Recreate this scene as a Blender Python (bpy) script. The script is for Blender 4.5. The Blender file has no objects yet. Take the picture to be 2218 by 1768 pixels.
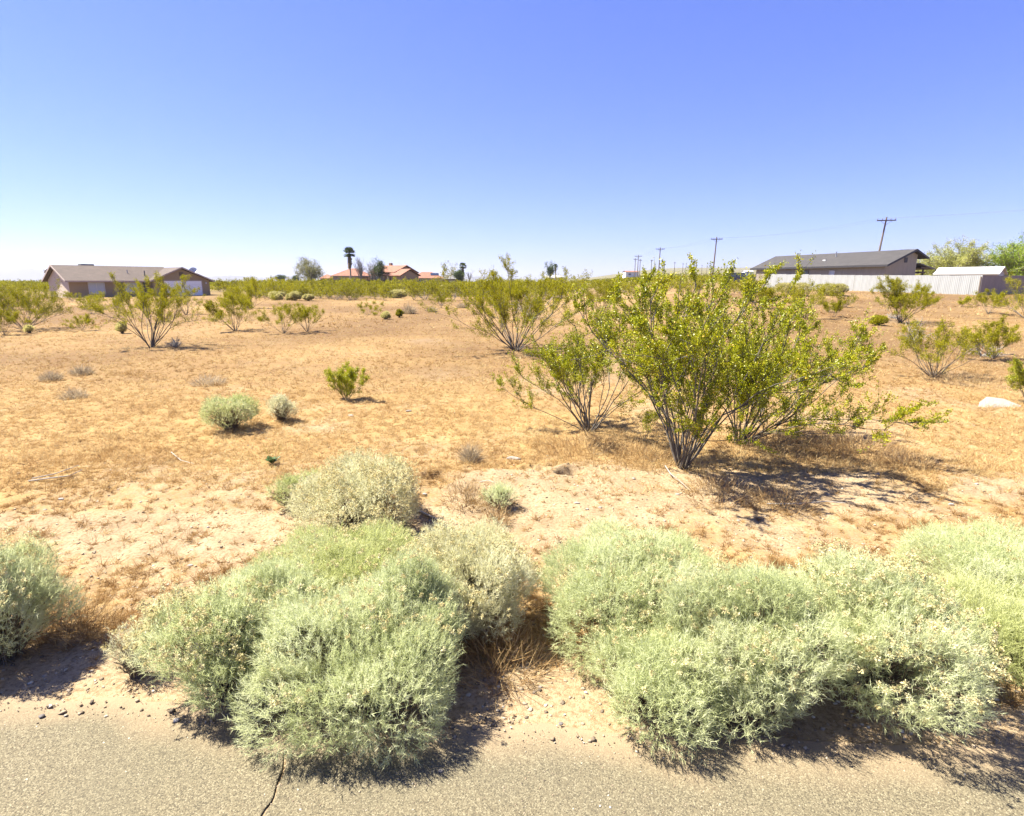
import bpy, math, random
import numpy as np
from mathutils import Vector

# ------------------------------------------------------------------ camera, sky, sun, exposure
scene = bpy.context.scene
COL = scene.collection
F, CX, CY, CAMZ = 1220.0, 1109.0, 884.0, 2.5
PITCH = math.atan(272.0 / F)
cam_d = bpy.data.cameras.new('camera')
cam = bpy.data.objects.new('camera', cam_d)
COL.objects.link(cam)
cam.location = (0, 0, CAMZ)
cam.rotation_euler = (math.pi / 2 - PITCH, 0, 0)
cam_d.sensor_width = 36.0
cam_d.lens = 36.0 * F / 2218.0
cam_d.clip_start = 0.05
cam_d.clip_end = 40000.0
scene.camera = cam

SUN_EL = math.radians(57.0)
SUN_AZ = math.radians(15.0)           # sun stands to the left, a little beyond the subject
to_sun = Vector((-math.cos(SUN_AZ) * math.cos(SUN_EL), math.sin(SUN_AZ) * math.cos(SUN_EL), math.sin(SUN_EL)))
world = bpy.data.worlds.new('World')
scene.world = world
world.use_nodes = True
wn = world.node_tree
for n in list(wn.nodes):
    wn.nodes.remove(n)
sky = wn.nodes.new('ShaderNodeTexSky')
sky.sky_type = 'NISHITA'
sky.sun_disc = False
sky.sun_elevation = SUN_EL
sky.sun_rotation = math.atan2(to_sun.x, to_sun.y)
sky.altitude = 600.0
sky.air_density = 1.0
sky.dust_density = 0.2
sky.ozone_density = 6.0
gam = wn.nodes.new('ShaderNodeGamma')
gam.inputs['Gamma'].default_value = 0.97
hs = wn.nodes.new('ShaderNodeMix')            # slight violet cast of the camera's blue
hs.data_type = 'RGBA'
hs.blend_type = 'MULTIPLY'
hs.inputs[0].default_value = 1.0
hs.inputs[7].default_value = (.69, .70, 1.26, 1)
bg = wn.nodes.new('ShaderNodeBackground')
bg.inputs['Strength'].default_value = 0.05
wo = wn.nodes.new('ShaderNodeOutputWorld')
wn.links.new(sky.outputs[0], gam.inputs[0])
wn.links.new(gam.outputs[0], hs.inputs[6])
wn.links.new(hs.outputs[2], bg.inputs['Color'])
wn.links.new(bg.outputs[0], wo.inputs['Surface'])

sun_d = bpy.data.lights.new('sun', 'SUN')
sun_d.energy = 5.0
sun_d.angle = math.radians(0.55)
sun_d.color = (1.0, 0.93, 0.80)
sun = bpy.data.objects.new('sun', sun_d)
COL.objects.link(sun)
sun.location = (-40, 20, 60)
sun.rotation_euler = (-to_sun).to_track_quat('-Z', 'Y').to_euler()

vs = scene.view_settings
vs.view_transform = 'Standard'
vs.look = 'None'
vs.exposure = 2.0
vs.gamma = 1.0
vs.use_curve_mapping = False
scene.cycles.max_bounces = 5
scene.cycles.diffuse_bounces = 3
scene.cycles.glossy_bounces = 2
scene.cycles.transmission_bounces = 3
scene.cycles.volume_bounces = 0
scene.cycles.transparent_max_bounces = 4

# ------------------------------------------------------------------ small helpers
RNG = np.random.default_rng(20240511)
cp, sp = math.cos(PITCH), math.sin(PITCH)


def smooth(x, a, b):
    t = np.clip((np.asarray(x, float) - a) / (b - a), 0, 1)
    return t * t * (3 - 2 * t)


_LAT = np.random.default_rng(7).random((257, 257))


def vnoise(x, y, s=1.0, o=0.0):
    x = np.asarray(x, float) / s + 31.7 + o * 17.3
    y = np.asarray(y, float) / s + 11.3 + o * 5.1
    xi = np.floor(x); yi = np.floor(y)
    fx = x - xi; fy = y - yi
    fx = fx * fx * (3 - 2 * fx); fy = fy * fy * (3 - 2 * fy)
    xi = xi.astype(np.int64) % 256; yi = yi.astype(np.int64) % 256
    a = _LAT[xi, yi]; b = _LAT[xi + 1, yi]; c = _LAT[xi, yi + 1]; d = _LAT[xi + 1, yi + 1]
    return (a * (1 - fx) + b * fx) * (1 - fy) + (c * (1 - fx) + d * fx) * fy


def fbm(x, y, s=1.0, o=0.0, n=4):
    v = 0; amp = 0.5; tot = 0
    for i in range(n):
        v = v + amp * vnoise(x, y, s / 2.03 ** i, o + i * 1.7)
        tot += amp; amp *= 0.5
    return v / tot


RH_Y = [-1e5, 16, 30, 49, 64, 80, 110, 150, 300, 1000, 2200, 3000, 4500, 20000]
RH_H = [0, 0, .55, 1.45, 1.62, 1.95, 2.5, 3.3, 5.3, 17, 48, 78, 112, 112]
LH_Y = [-1e5, 16, 60, 85, 150, 20000]
LH_H = [0, 0, .45, .5, 1.55, 1.55]
EDGE0, EDGE1 = 2.80, -0.070           # road edge: y = EDGE0 + EDGE1 * x


def gh(x, y):
    """smooth height of the ground"""
    x = np.asarray(x, float); y = np.asarray(y, float)
    r = smooth(x / np.maximum(y, 5.0), 0.03, 0.30)
    h = np.interp(y, LH_Y, LH_H) * (1 - r) + np.interp(y, RH_Y, RH_H) * r
    far = smooth(y, 250, 1500)
    h = h + far * r * 10 * (fbm(x, y, 900, 3) - 0.5)
    off = y - (EDGE0 + EDGE1 * x)
    # low graded berm some metres off the road
    yb = 6.55 + 0.25 * np.sin(x * 0.7) + 0.03 * x
    h = h + 0.10 * np.exp(-((y - yb - .35) / 0.55) ** 2) * (0.6 + 0.6 * vnoise(x, y, 1.3, 9))
    h = h - 0.05 * np.exp(-((off - 1.3) / 0.9) ** 2)
    return h


HOLES = []                              # burrow mouths (x, y, radius, depth)


def gdetail(x, y):
    off = y - (EDGE0 + EDGE1 * x)
    k = smooth(off, 0.05, 0.9)
    near = 1 - smooth(y, 20, 45)
    d = k * near * (0.055 * (fbm(x, y, 0.9, 1, 3) - .5) + 0.06 * (fbm(x, y, 0.20, 4, 3) - .5))
    d = d + smooth(y, 14, 40) * (1 - smooth(y, 200, 600)) * 0.12 * (fbm(x, y, 6, 2, 3) - .5)
    for hx, hy, hr, hd in HOLES:
        q = np.hypot((x - hx) / 1.35, y - hy) / hr
        d = d - hd * np.exp(-q ** 4)
        d = d + .35 * hd * np.exp(-((np.hypot((x - hx) / 1.5, y - hy - hr * 1.3)) / (hr * 1.1)) ** 2)
    return d


def gz(x, y):
    return float(gh(x, y) + gdetail(np.float64(x), np.float64(y)))


def proj(P):
    P = np.asarray(P, float)
    X, Y, Z = P[..., 0], P[..., 1], P[..., 2] - CAMZ
    zc = Y * cp - Z * sp
    yc = Y * sp + Z * cp
    return CX + F * X / zc, CY - F * yc / zc


_T = np.geomspace(1.2, 2500, 6000)


def gp(u, v):
    """ground point seen at photo pixel (u, v)"""
    a = (u - CX) / F; b = (CY - v) / F
    d = np.array([a, cp + b * sp, -sp + b * cp])
    P = d[None] * _T[:, None]
    g = gh(P[:, 0], P[:, 1])
    k = np.argmax(P[:, 2] + CAMZ < g)
    if k == 0:
        k = len(_T) - 1
    return float(P[k, 0]), float(P[k, 1])


def far_at(u, zc):
    """plan position at photo column u and depth zc"""
    return (u - CX) / F * zc, zc / cp


for (u, v, r, dpt) in [(806, 1012, .045, .10), (934, 1036, .075, .11), (1226, 1022, .075, .12), (1142, 1014, .05, .07),
                       (1165, 1016, .045, .06), (1008, 1014, .05, .05), (1195, 1008, .035, .05), (1318, 1015, .03, .05)]:
    HOLES.append((*gp(u, v), r * 1.25, dpt * 2.0))


# ------------------------------------------------------------------ object helpers
def thing(name, label, cat, loc=(0, 0, 0), rz=0.0, group=None):
    o = bpy.data.objects.new(name, None)
    o.empty_display_size = 0.2
    COL.objects.link(o)
    o.location = loc
    o.rotation_euler = (0, 0, rz)
    tag(o, label, cat, group)
    return o


def tag(o, label=None, cat=None, group=None, kind=None):
    if label: o['label'] = label
    if cat: o['category'] = cat
    if group: o['group'] = group
    if kind: o['kind'] = kind
    return o


def link(name, me, parent=None):
    o = bpy.data.objects.new(name, me)
    COL.objects.link(o)
    if parent is not None:
        o.parent = parent
    return o


def np_mesh(name, V, faces, mat, attrs=None, smooth_shade=False):
    """V (n,3); faces: array (m,k) or list of such arrays"""
    if not isinstance(faces, list):
        faces = [faces]
    faces = [np.asarray(f, np.int32) for f in faces if len(f)]
    me = bpy.data.meshes.new(name)
    V = np.asarray(V, np.float32)
    me.vertices.add(len(V))
    me.vertices.foreach_set('co', V.ravel())
    nl = sum(f.size for f in faces)
    npoly = sum(len(f) for f in faces)
    me.loops.add(nl)
    me.loops.foreach_set('vertex_index', np.concatenate([f.ravel() for f in faces]))
    me.polygons.add(npoly)
    tot = np.concatenate([np.full(len(f), f.shape[1], np.int32) for f in faces])
    st = np.concatenate([[0], np.cumsum(tot)[:-1]]).astype(np.int32)
    me.polygons.foreach_set('loop_start', st)
    me.polygons.foreach_set('loop_total', tot)
    if smooth_shade:
        me.polygons.foreach_set('use_smooth', np.ones(npoly, bool))
    for k, a in (attrs or {}).items():
        a = np.asarray(a, np.float32)
        if a.ndim == 1:
            at = me.attributes.new(k, 'FLOAT', 'POINT')
            at.data.foreach_set('value', a)
        else:
            at = me.attributes.new(k, 'FLOAT_VECTOR', 'POINT')
            at.data.foreach_set('vector', a.ravel())
    me.update(calc_edges=True)
    if mat is not None:
        me.materials.append(mat)
    return me


class G:
    """collects boxes, prisms and tubes into one mesh"""

    def __init__(self):
        self.v = []; self.f = []

    def poly(self, pts, faces):
        b = len(self.v)
        self.v += [tuple(p) for p in pts]
        self.f += [tuple(i + b for i in q) for q in faces]
        return self

    def box(self, x0, x1, y0, y1, z0, z1):
        p = [(x0, y0, z0), (x1, y0, z0), (x1, y1, z0), (x0, y1, z0), (x0, y0, z1), (x1, y0, z1), (x1, y1, z1), (x0, y1, z1)]
        return self.poly(p, [(3, 2, 1, 0), (4, 5, 6, 7), (0, 1, 5, 4), (1, 2, 6, 5), (2, 3, 7, 6), (3, 0, 4, 7)])

    def prism(self, pts, ext):
        """pts: planar ring; ext: extrusion vector"""
        n = len(pts)
        q = [tuple(np.add(p, ext)) for p in pts]
        fs = [tuple(range(n))[::-1], tuple(range(n, 2 * n))]
        fs += [(i, (i + 1) % n, n + (i + 1) % n, n + i) for i in range(n)]
        return self.poly(list(pts) + q, fs)

    def slab(self, quad, th):
        """thick sheet below a quad given counter-clockwise from above"""
        return self.prism([tuple(p) for p in quad], (0, 0, -th))

    def tube(self, pts, rad, n=8, cap=True):
        pts = [Vector(p) for p in pts]
        b = len(self.v); m = len(pts)
        if not hasattr(rad, '__len__'):
            rad = [rad] * m
        for i, p in enumerate(pts):
            t = (pts[min(i + 1, m - 1)] - pts[max(i - 1, 0)]).normalized()
            a = t.cross(Vector((0, 0, 1)) if abs(t.z) < .9 else Vector((1, 0, 0))).normalized()
            c = t.cross(a)
            for k in range(n):
                g = 2 * math.pi * k / n
                self.v.append(tuple(p + (a * math.cos(g) + c * math.sin(g)) * rad[i]))
        for i in range(m - 1):
            for k in range(n):
                self.f.append((b + i * n + k, b + i * n + (k + 1) % n, b + (i + 1) * n + (k + 1) % n, b + (i + 1) * n + k))
        if cap:
            self.f.append(tuple(b + k for k in range(n))[::-1])
            self.f.append(tuple(b + (m - 1) * n + k for k in range(n)))
        return self

    def build(self, name, mat, parent=None, bevel=0.0):
        me = bpy.data.meshes.new(name)
        me.from_pydata(self.v, [], self.f)
        me.validate()
        import bmesh
        bm = bmesh.new(); bm.from_mesh(me)
        bmesh.ops.recalc_face_normals(bm, faces=bm.faces)
        bm.to_mesh(me); bm.free()
        me.materials.append(mat)
        return link(name, me, parent)


# ------------------------------------------------------------------ materials
def new_mat(name):
    m = bpy.data.materials.new(name)
    m.use_nodes = True
    nt = m.node_tree
    b = nt.nodes['Principled BSDF']
    return m, nt, b


def N(nt, kind, **kw):
    n = nt.nodes.new(kind)
    for k, v in kw.items():
        if k in n.inputs:
            n.inputs[k].default_value = v
        else:
            setattr(n, k, v)
    return n


def ramp(nt, stops):
    r = nt.nodes.new('ShaderNodeValToRGB')
    e = r.color_ramp.elements
    while len(e) < len(stops):
        e.new(0.5)
    for q, (p, c) in zip(e, stops):
        q.position = p
        q.color = (*c, 1) if len(c) == 3 else c
    return r


def mixc(nt, fac, a, b, mode='MIX'):
    m = nt.nodes.new('ShaderNodeMix')
    m.data_type = 'RGBA'
    m.blend_type = mode
    for sock, v in ((m.inputs[0], fac), (m.inputs[6], a), (m.inputs[7], b)):
        if hasattr(v, 'links') or isinstance(v, bpy.types.NodeSocket):
            nt.links.new(v, sock)
        elif isinstance(v, (int, float)):
            sock.default_value = v
        else:
            sock.default_value = (*v, 1)
    return m.outputs[2]


def plain(name, col, rough=0.8, var=0.12, scale=3.0, bump=0.0, bscale=40.0, metal=0.0, stretch=None):
    """colour with a little uneven wear"""
    m, nt, b = new_mat(name)
    tc = N(nt, 'ShaderNodeTexCoord')
    mp = N(nt, 'ShaderNodeMapping')
    nt.links.new(tc.outputs['Object'], mp.inputs[0])
    if stretch:
        mp.inputs['Scale'].default_value = stretch
    n = N(nt, 'ShaderNodeTexNoise', Scale=scale, Detail=6.0, Roughness=0.65)
    nt.links.new(mp.outputs[0], n.inputs['Vector'])
    lo = tuple(c * (1 - var) for c in col); hi = tuple(min(1, c * (1 + var)) for c in col)
    r = ramp(nt, [(0.3, lo), (0.7, hi)])
    nt.links.new(n.outputs[0], r.inputs[0])
    nt.links.new(r.outputs[0], b.inputs['Base Color'])
    b.inputs['Roughness'].default_value = rough
    b.inputs['Metallic'].default_value = metal
    if bump:
        n2 = N(nt, 'ShaderNodeTexNoise', Scale=bscale, Detail=4.0)
        nt.links.new(tc.outputs['Object'], n2.inputs['Vector'])
        bp = N(nt, 'ShaderNodeBump', Strength=bump, Distance=0.02)
        nt.links.new(n2.outputs[0], bp.inputs['Height'])
        nt.links.new(bp.outputs[0], b.inputs['Normal'])
    return m


def leafmat(name, stops, rough=0.55, transl=0.3, spec=0.3, rnd=0.12):
    m, nt, b = new_mat(name)
    at = N(nt, 'ShaderNodeAttribute', attribute_name='tint')
    r = ramp(nt, stops)
    nt.links.new(at.outputs['Fac'], r.inputs[0])
    oi = N(nt, 'ShaderNodeObjectInfo')
    mr = N(nt, 'ShaderNodeMapRange')
    mr.inputs['To Min'].default_value = 1 - rnd
    mr.inputs['To Max'].default_value = 1 + rnd
    nt.links.new(oi.outputs['Random'], mr.inputs['Value'])
    hsv = N(nt, 'ShaderNodeHueSaturation')
    nt.links.new(r.outputs[0], hsv.inputs['Color'])
    nt.links.new(mr.outputs[0], hsv.inputs['Value'])
    nt.links.new(hsv.outputs[0], b.inputs['Base Color'])
    b.inputs['Roughness'].default_value = rough
    b.inputs['Specular IOR Level'].default_value = spec
    tr = N(nt, 'ShaderNodeBsdfTranslucent')
    nt.links.new(hsv.outputs[0], tr.inputs['Color'])
    mx = N(nt, 'ShaderNodeMixShader')
    mx.inputs[0].default_value = transl
    if rough >= .5:
        df = N(nt, 'ShaderNodeBsdfDiffuse')
        nt.links.new(hsv.outputs[0], df.inputs['Color'])
        nt.links.new(df.outputs[0], mx.inputs[1])
        nt.nodes.remove(b)
    else:
        nt.links.new(b.outputs[0], mx.inputs[1])
    nt.links.new(tr.outputs[0], mx.inputs[2])
    nt.links.new(mx.outputs[0], nt.nodes['Material Output'].inputs['Surface'])
    return m


M = {}
M['creosote_leaf'] = leafmat('creosote_leaf', [(0, (0.161, 0.186, 0.005)), (.45, (0.287, 0.310, 0.006)), (.8, (0.428, 0.412, 0.010)), (.97, (0.589, 0.495, 0.013))], .42, .35, .4)
M['creosote_far'] = leafmat('creosote_far', [(0, (0.168, 0.170, 0.009)), (.5, (0.273, 0.260, 0.013)), (1, (0.377, 0.332, 0.025))], .5, .32, .3, .2)
M['creosote_flower'] = plain('creosote_flower', (0.434, 0.294, 0.014), .6, .1)
M['creosote_bark'] = plain('creosote_bark', (0.101, 0.088, 0.072), .85, .4, 14)
M['grey_bark'] = plain('grey_bark', (0.270, 0.247, 0.217), .9, .3, 14)
M['bleached'] = plain('bleached_wood', (0.330, 0.301, 0.256), .85, .2, 20)
M['sage_leaf'] = leafmat('sage_leaf', [(0, (0.378, 0.415, 0.191)), (.4, (0.529, 0.570, 0.302)), (.75, (0.652, 0.687, 0.422)), (1, (0.717, 0.696, 0.502))], .6, .48, .2, .08)
M['sage_far'] = leafmat('sage_far', [(0, (0.329, 0.316, 0.103)), (.4, (0.460, 0.432, 0.162)), (.75, (0.565, 0.520, 0.226)), (1, (0.622, 0.527, 0.269))], .6, .48, .2, .08)
M['lime_leaf'] = leafmat('lime_leaf', [(0, (0.350, 0.387, 0.127)), (.5, (0.497, 0.528, 0.233)), (1, (0.628, 0.633, 0.392))], .6, .42, .2, .05)
M['grey_leaf'] = leafmat('grey_leaf', [(0, (0.460, 0.446, 0.245)), (.5, (0.633, 0.612, 0.382)), (1, (0.734, 0.723, 0.508))], .65, .42, .2, .08)
M['seed_head'] = leafmat('seed_head', [(0, (0.414, 0.348, 0.157)), (.5, (0.540, 0.477, 0.251)), (1, (0.647, 0.606, 0.376))], .8, .3, .1, .05)
M['sage_stem'] = plain('sage_stem', (0.154, 0.119, 0.077), .9, .3, 30)
M['dry_grass'] = leafmat('dry_grass', [(0, (0.150, 0.082, 0.033)), (.35, (0.285, 0.168, 0.067)), (.7, (0.435, 0.292, 0.126)), (1, (0.598, 0.467, 0.243))], .7, .35, .2, .0)
M['brown_brush'] = leafmat('brown_brush', [(0, (0.229, 0.140, 0.064)), (.5, (0.377, 0.251, 0.116)), (1, (0.539, 0.404, 0.207))], .8, .3, .1, .1)
M['grey_brush'] = leafmat('grey_brush', [(0, (0.243, 0.194, 0.121)), (.5, (0.385, 0.309, 0.203)), (1, (0.570, 0.477, 0.314))], .8, .3, .1, .1)
M['green_broad'] = leafmat('green_broad', [(0, (.03, .07, .015)), (1, (.09, .15, .03))], .4, .25, .4, .0)
M['tree_green'] = leafmat('tree_green', [(0, (0.038, 0.059, 0.014)), (.5, (0.070, 0.105, 0.025)), (1, (0.119, 0.154, 0.042))], .5, .3, .3, .1)
M['tree_sage'] = leafmat('tree_sage', [(0, (0.126, 0.136, 0.048)), (.5, (0.210, 0.213, 0.080)), (1, (0.357, 0.319, 0.160))], .55, .3, .3, .05)
M['tree_pale'] = leafmat('tree_pale', [(0, (0.230, 0.253, 0.056)), (.5, (0.346, 0.357, 0.094)), (1, (0.483, 0.472, 0.169))], .55, .35, .3, .08)
M['tree_bright'] = leafmat('tree_bright', [(0, (0.149, 0.219, 0.027)), (.5, (0.244, 0.331, 0.041)), (1, (0.406, 0.440, 0.082))], .5, .35, .3, .08)
M['palm_leaf'] = leafmat('palm_leaf', [(0, (0.041, 0.068, 0.020)), (1, (0.122, 0.150, 0.041))], .5, .2, .4, .05)
M['palm_skirt'] = leafmat('palm_skirt', [(0, (0.182, 0.127, 0.073)), (1, (0.328, 0.255, 0.164))], .8, .2, .1, .05)
M['stone'] = plain('pale_stone', (0.273, 0.247, 0.215), .9, .18, 9, .5, 30)
M['stone_dark'] = plain('dark_stone', (0.120, 0.108, 0.099), .9, .3, 9, .5, 30)
M['pebble'] = leafmat('pebble', [(0, (0.096, 0.082, 0.065)), (.3, (0.211, 0.163, 0.110)), (.8, (0.326, 0.269, 0.194)), (1, (0.499, 0.461, 0.378))], .9, .0, .2, .0)

# ground
gm, nt, b = new_mat('desert_ground')
geo = N(nt, 'ShaderNodeNewGeometry')
at = N(nt, 'ShaderNodeAttribute', attribute_name='zone')
sep = N(nt, 'ShaderNodeSeparateXYZ')
nt.links.new(at.outputs['Vector'], sep.inputs[0])


def gnoise(scale, detail=3.0, rough=.65):
    n = N(nt, 'ShaderNodeTexNoise', Scale=scale, Detail=detail, Roughness=rough)
    nt.links.new(geo.outputs['Position'], n.inputs['Vector'])
    return n.outputs[0]


def gramp(src, a, b2):
    r = ramp(nt, [(a, (0, 0, 0)), (b2, (1, 1, 1))])
    nt.links.new(src, r.inputs[0])
    return r.outputs[0]


dirt = mixc(nt, gramp(gnoise(2.2), .3, .7), (0.250, 0.182, 0.105), (0.336, 0.258, 0.160))
dirt = mixc(nt, gramp(gnoise(34.0), .44, .66), dirt, (0.186, 0.125, 0.065))
dirt = mixc(nt, gramp(gnoise(90.0), .62, .74), dirt, (0.425, 0.350, 0.235))
litter = mixc(nt, gramp(gnoise(1.1), .35, .65), (0.228, 0.140, 0.055), (0.302, 0.201, 0.082))
litter = mixc(nt, gramp(gnoise(22.0), .5, .8), litter, (0.142, 0.080, 0.031))
litter = mixc(nt, gramp(gnoise(60.0), .55, .75), litter, (0.381, 0.290, 0.141))
red = mixc(nt, gramp(gnoise(.55), .35, .65), (0.101, 0.054, 0.024), (0.127, 0.076, 0.033))
red = mixc(nt, gramp(gnoise(5.0), .45, .7), red, (0.145, 0.098, 0.043))
scrub = mixc(nt, gramp(gnoise(.06), .42, .6), (0.114, 0.105, 0.036), (0.191, 0.155, 0.069))
scrub = mixc(nt, gramp(gnoise(.22), .48, .62), scrub, (0.068, 0.071, 0.019))
cm = nt.nodes.new('ShaderNodeMath'); cm.operation = 'MULTIPLY_ADD'
nt.links.new(gnoise(8.0, 6.0, .8), cm.inputs[0]); cm.inputs[1].default_value = 1.5
sh = nt.nodes.new('ShaderNodeMath'); sh.operation = 'SUBTRACT'
nt.links.new(sep.outputs[0], sh.inputs[0]); sh.inputs[1].default_value = .75
nt.links.new(sh.outputs[0], cm.inputs[2])
col = mixc(nt, gramp(cm.outputs[0], .22, .72), dirt, litter)
col = mixc(nt, sep.outputs[1], col, red)
col = mixc(nt, sep.outputs[2], col, scrub)
nt.links.new(col, b.inputs['Base Color'])
b.inputs['Roughness'].default_value = .95
b.inputs['Specular IOR Level'].default_value = .15
bp = N(nt, 'ShaderNodeBump', Strength=.5, Distance=.025)
nt.links.new(gnoise(24.0, 5.0, .75), bp.inputs['Height'])
bp2 = N(nt, 'ShaderNodeBump', Strength=.5, Distance=.012)
nt.links.new(gnoise(110.0, 1.0), bp2.inputs['Height'])
nt.links.new(bp.outputs[0], bp2.inputs['Normal'])
nt.links.new(bp2.outputs[0], b.inputs['Normal'])
M['ground'] = gm

# chip-sealed road
rm, nt, b = new_mat('chip_seal')
geo = N(nt, 'ShaderNodeNewGeometry')
vor = N(nt, 'ShaderNodeTexVoronoi', Scale=165.0)
nt.links.new(geo.outputs['Position'], vor.inputs['Vector'])
sepc = N(nt, 'ShaderNodeSeparateColor')
nt.links.new(vor.outputs['Color'], sepc.inputs[0])
chips = ramp(nt, [(0, (0.040, 0.034, 0.023)), (.2, (0.085, 0.073, 0.046)), (.45, (0.130, 0.111, 0.068)), (.78, (0.175, 0.151, 0.093)), (1, (0.260, 0.231, 0.150))])
nt.links.new(sepc.outputs[0], chips.inputs[0])
dgap = gramp(vor.outputs['Distance'], .5, .95)
c1 = mixc(nt, dgap, chips.outputs[0], (0.108, 0.086, 0.051))
big = gramp(gnoise(.9), .38, .68)
c2 = mixc(nt, .35, c1, (0.105, 0.095, 0.064))
c3 = mixc(nt, big, c2, c1)
at = N(nt, 'ShaderNodeAttribute', attribute_name='sand')
sn = nt.nodes.new('ShaderNodeMath'); sn.operation = 'MULTIPLY'
ns = nt.nodes.new('ShaderNodeMath'); ns.operation = 'ADD'
nt.links.new(gnoise(14.0), ns.inputs[0]); ns.inputs[1].default_value = .35
nt.links.new(at.outputs['Fac'], sn.inputs[0]); nt.links.new(ns.outputs[0], sn.inputs[1])
c4 = mixc(nt, sn.outputs[0], c3, (0.254, 0.188, 0.115))
nt.links.new(c4, b.inputs['Base Color'])
b.inputs['Roughness'].default_value = .9
b.inputs['Specular IOR Level'].default_value = .25
inv = nt.nodes.new('ShaderNodeMath'); inv.operation = 'SUBTRACT'; inv.inputs[0].default_value = 1.0
nt.links.new(vor.outputs['Distance'], inv.inputs[1])
bp = N(nt, 'ShaderNodeBump', Strength=.35, Distance=.004)
nt.links.new(inv.outputs[0], bp.inputs['Height'])
nt.links.new(bp.outputs[0], b.inputs['Normal'])
M['road'] = rm

# ------------------------------------------------------------------ ground sheet
BARE = [(1250, 1090, 1.1, .55, .55), (1130, 1025, 1.0, .25, .5), (250, 1140, 1.7, .25, .35), (560, 1175, .6, .35, .4), (1330, 780, .9, 1.6, .5),
        (1210, 1560, 1.0, .7, .9), (2150, 1060, .6, .35, .55), (2000, 1110, .8, .2, .45), (1330, 1040, .5, .3, .4),
        (1750, 1045, 1.1, .35, .45), (1900, 1080, 1.0, .25, .35), (1180, 850, .8, .9, .35), (700, 930, .8, .35, .3), (900, 740, 1.6, 1.2, .3)]
BARE = [(*gp(u, v), rx, ry, a) for u, v, rx, ry, a in BARE]


def zones(x, y):
    off = y - (EDGE0 + EDGE1 * x)
    n = fbm(x, y, 1.6, 5, 4)
    cover = .56 + 1.25 * (n - .5)
    cover = cover + .22 * smooth(y, 6.2, 9.5) - .10 * smooth(x / np.maximum(y, 3), -.15, .25)
    cover = cover + .30 * smooth(x / np.maximum(y, 3), .5, .9) * smooth(y, 5, 6.2) * (1 - smooth(y, 6.5, 9))
    for bx, by, rx, ry, a in BARE:
        cover = cover - .8 * a * np.exp(-(((x - bx) / rx) ** 2 + ((y - by) / ry) ** 2))
    ctr = smooth(x / np.maximum(y, 3), -.22, -.05)
    cover = cover + .12 * (1 - ctr) * smooth(y, 5.7, 6.1) - .24 * smooth(y, 4.7, 5.15) * (1 - smooth(y, 5.65 + 1.1 * ctr, 6.0 + 1.2 * ctr))
    cover = cover * smooth(off, .05, .8)
    cover = np.clip(cover, 0, 1)
    red = smooth(y, 9, 20) * np.clip(.58 + 1.4 * (fbm(x, y, 7, 8, 3) - .42), 0, 1) * .9
    veg = smooth(y, 60, 160) * .85 + .15 * smooth(y, 400, 900)
    return cover, red, veg


def build_ground():
    y0 = np.concatenate([-np.geomspace(.2, 70, 24)[::-1], np.linspace(.0, 1.6, 10)])
    y1 = np.geomspace(1.7, 15, 430)
    y2 = np.geomspace(15, 10500, 190)[1:]
    ys = np.concatenate([y0, y1, y2])
    nx = 560
    s = np.linspace(-1, 1, nx)
    hw = np.where(ys > 0, 1.12 * ys + 4.0, 4.0 + 1.2 * np.abs(ys))
    X = s[None] * hw[:, None]
    Y = np.repeat(ys[:, None], nx, 1)
    Z = gh(X, Y) + gdetail(X, Y)
    # bed of the road lies just under the road sheet
    off = Y - (EDGE0 + EDGE1 * X)
    Z = Z + .008 * (1 - smooth(off, -.25, .02)) * 1.0
    c, r, v = zones(X, Y)
    V = np.stack([X, Y, Z], -1).reshape(-1, 3)
    i = np.arange(len(ys) - 1)[:, None] * nx + np.arange(nx - 1)[None]
    Fq = np.stack([i, i + 1, i + 1 + nx, i + nx], -1).reshape(-1, 4)
    me = np_mesh('ground', V, Fq, M['ground'], {'zone': np.stack([c, r, v], -1).reshape(-1, 3)}, True)
    tag(link('ground', me), kind='structure')


build_ground()


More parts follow.
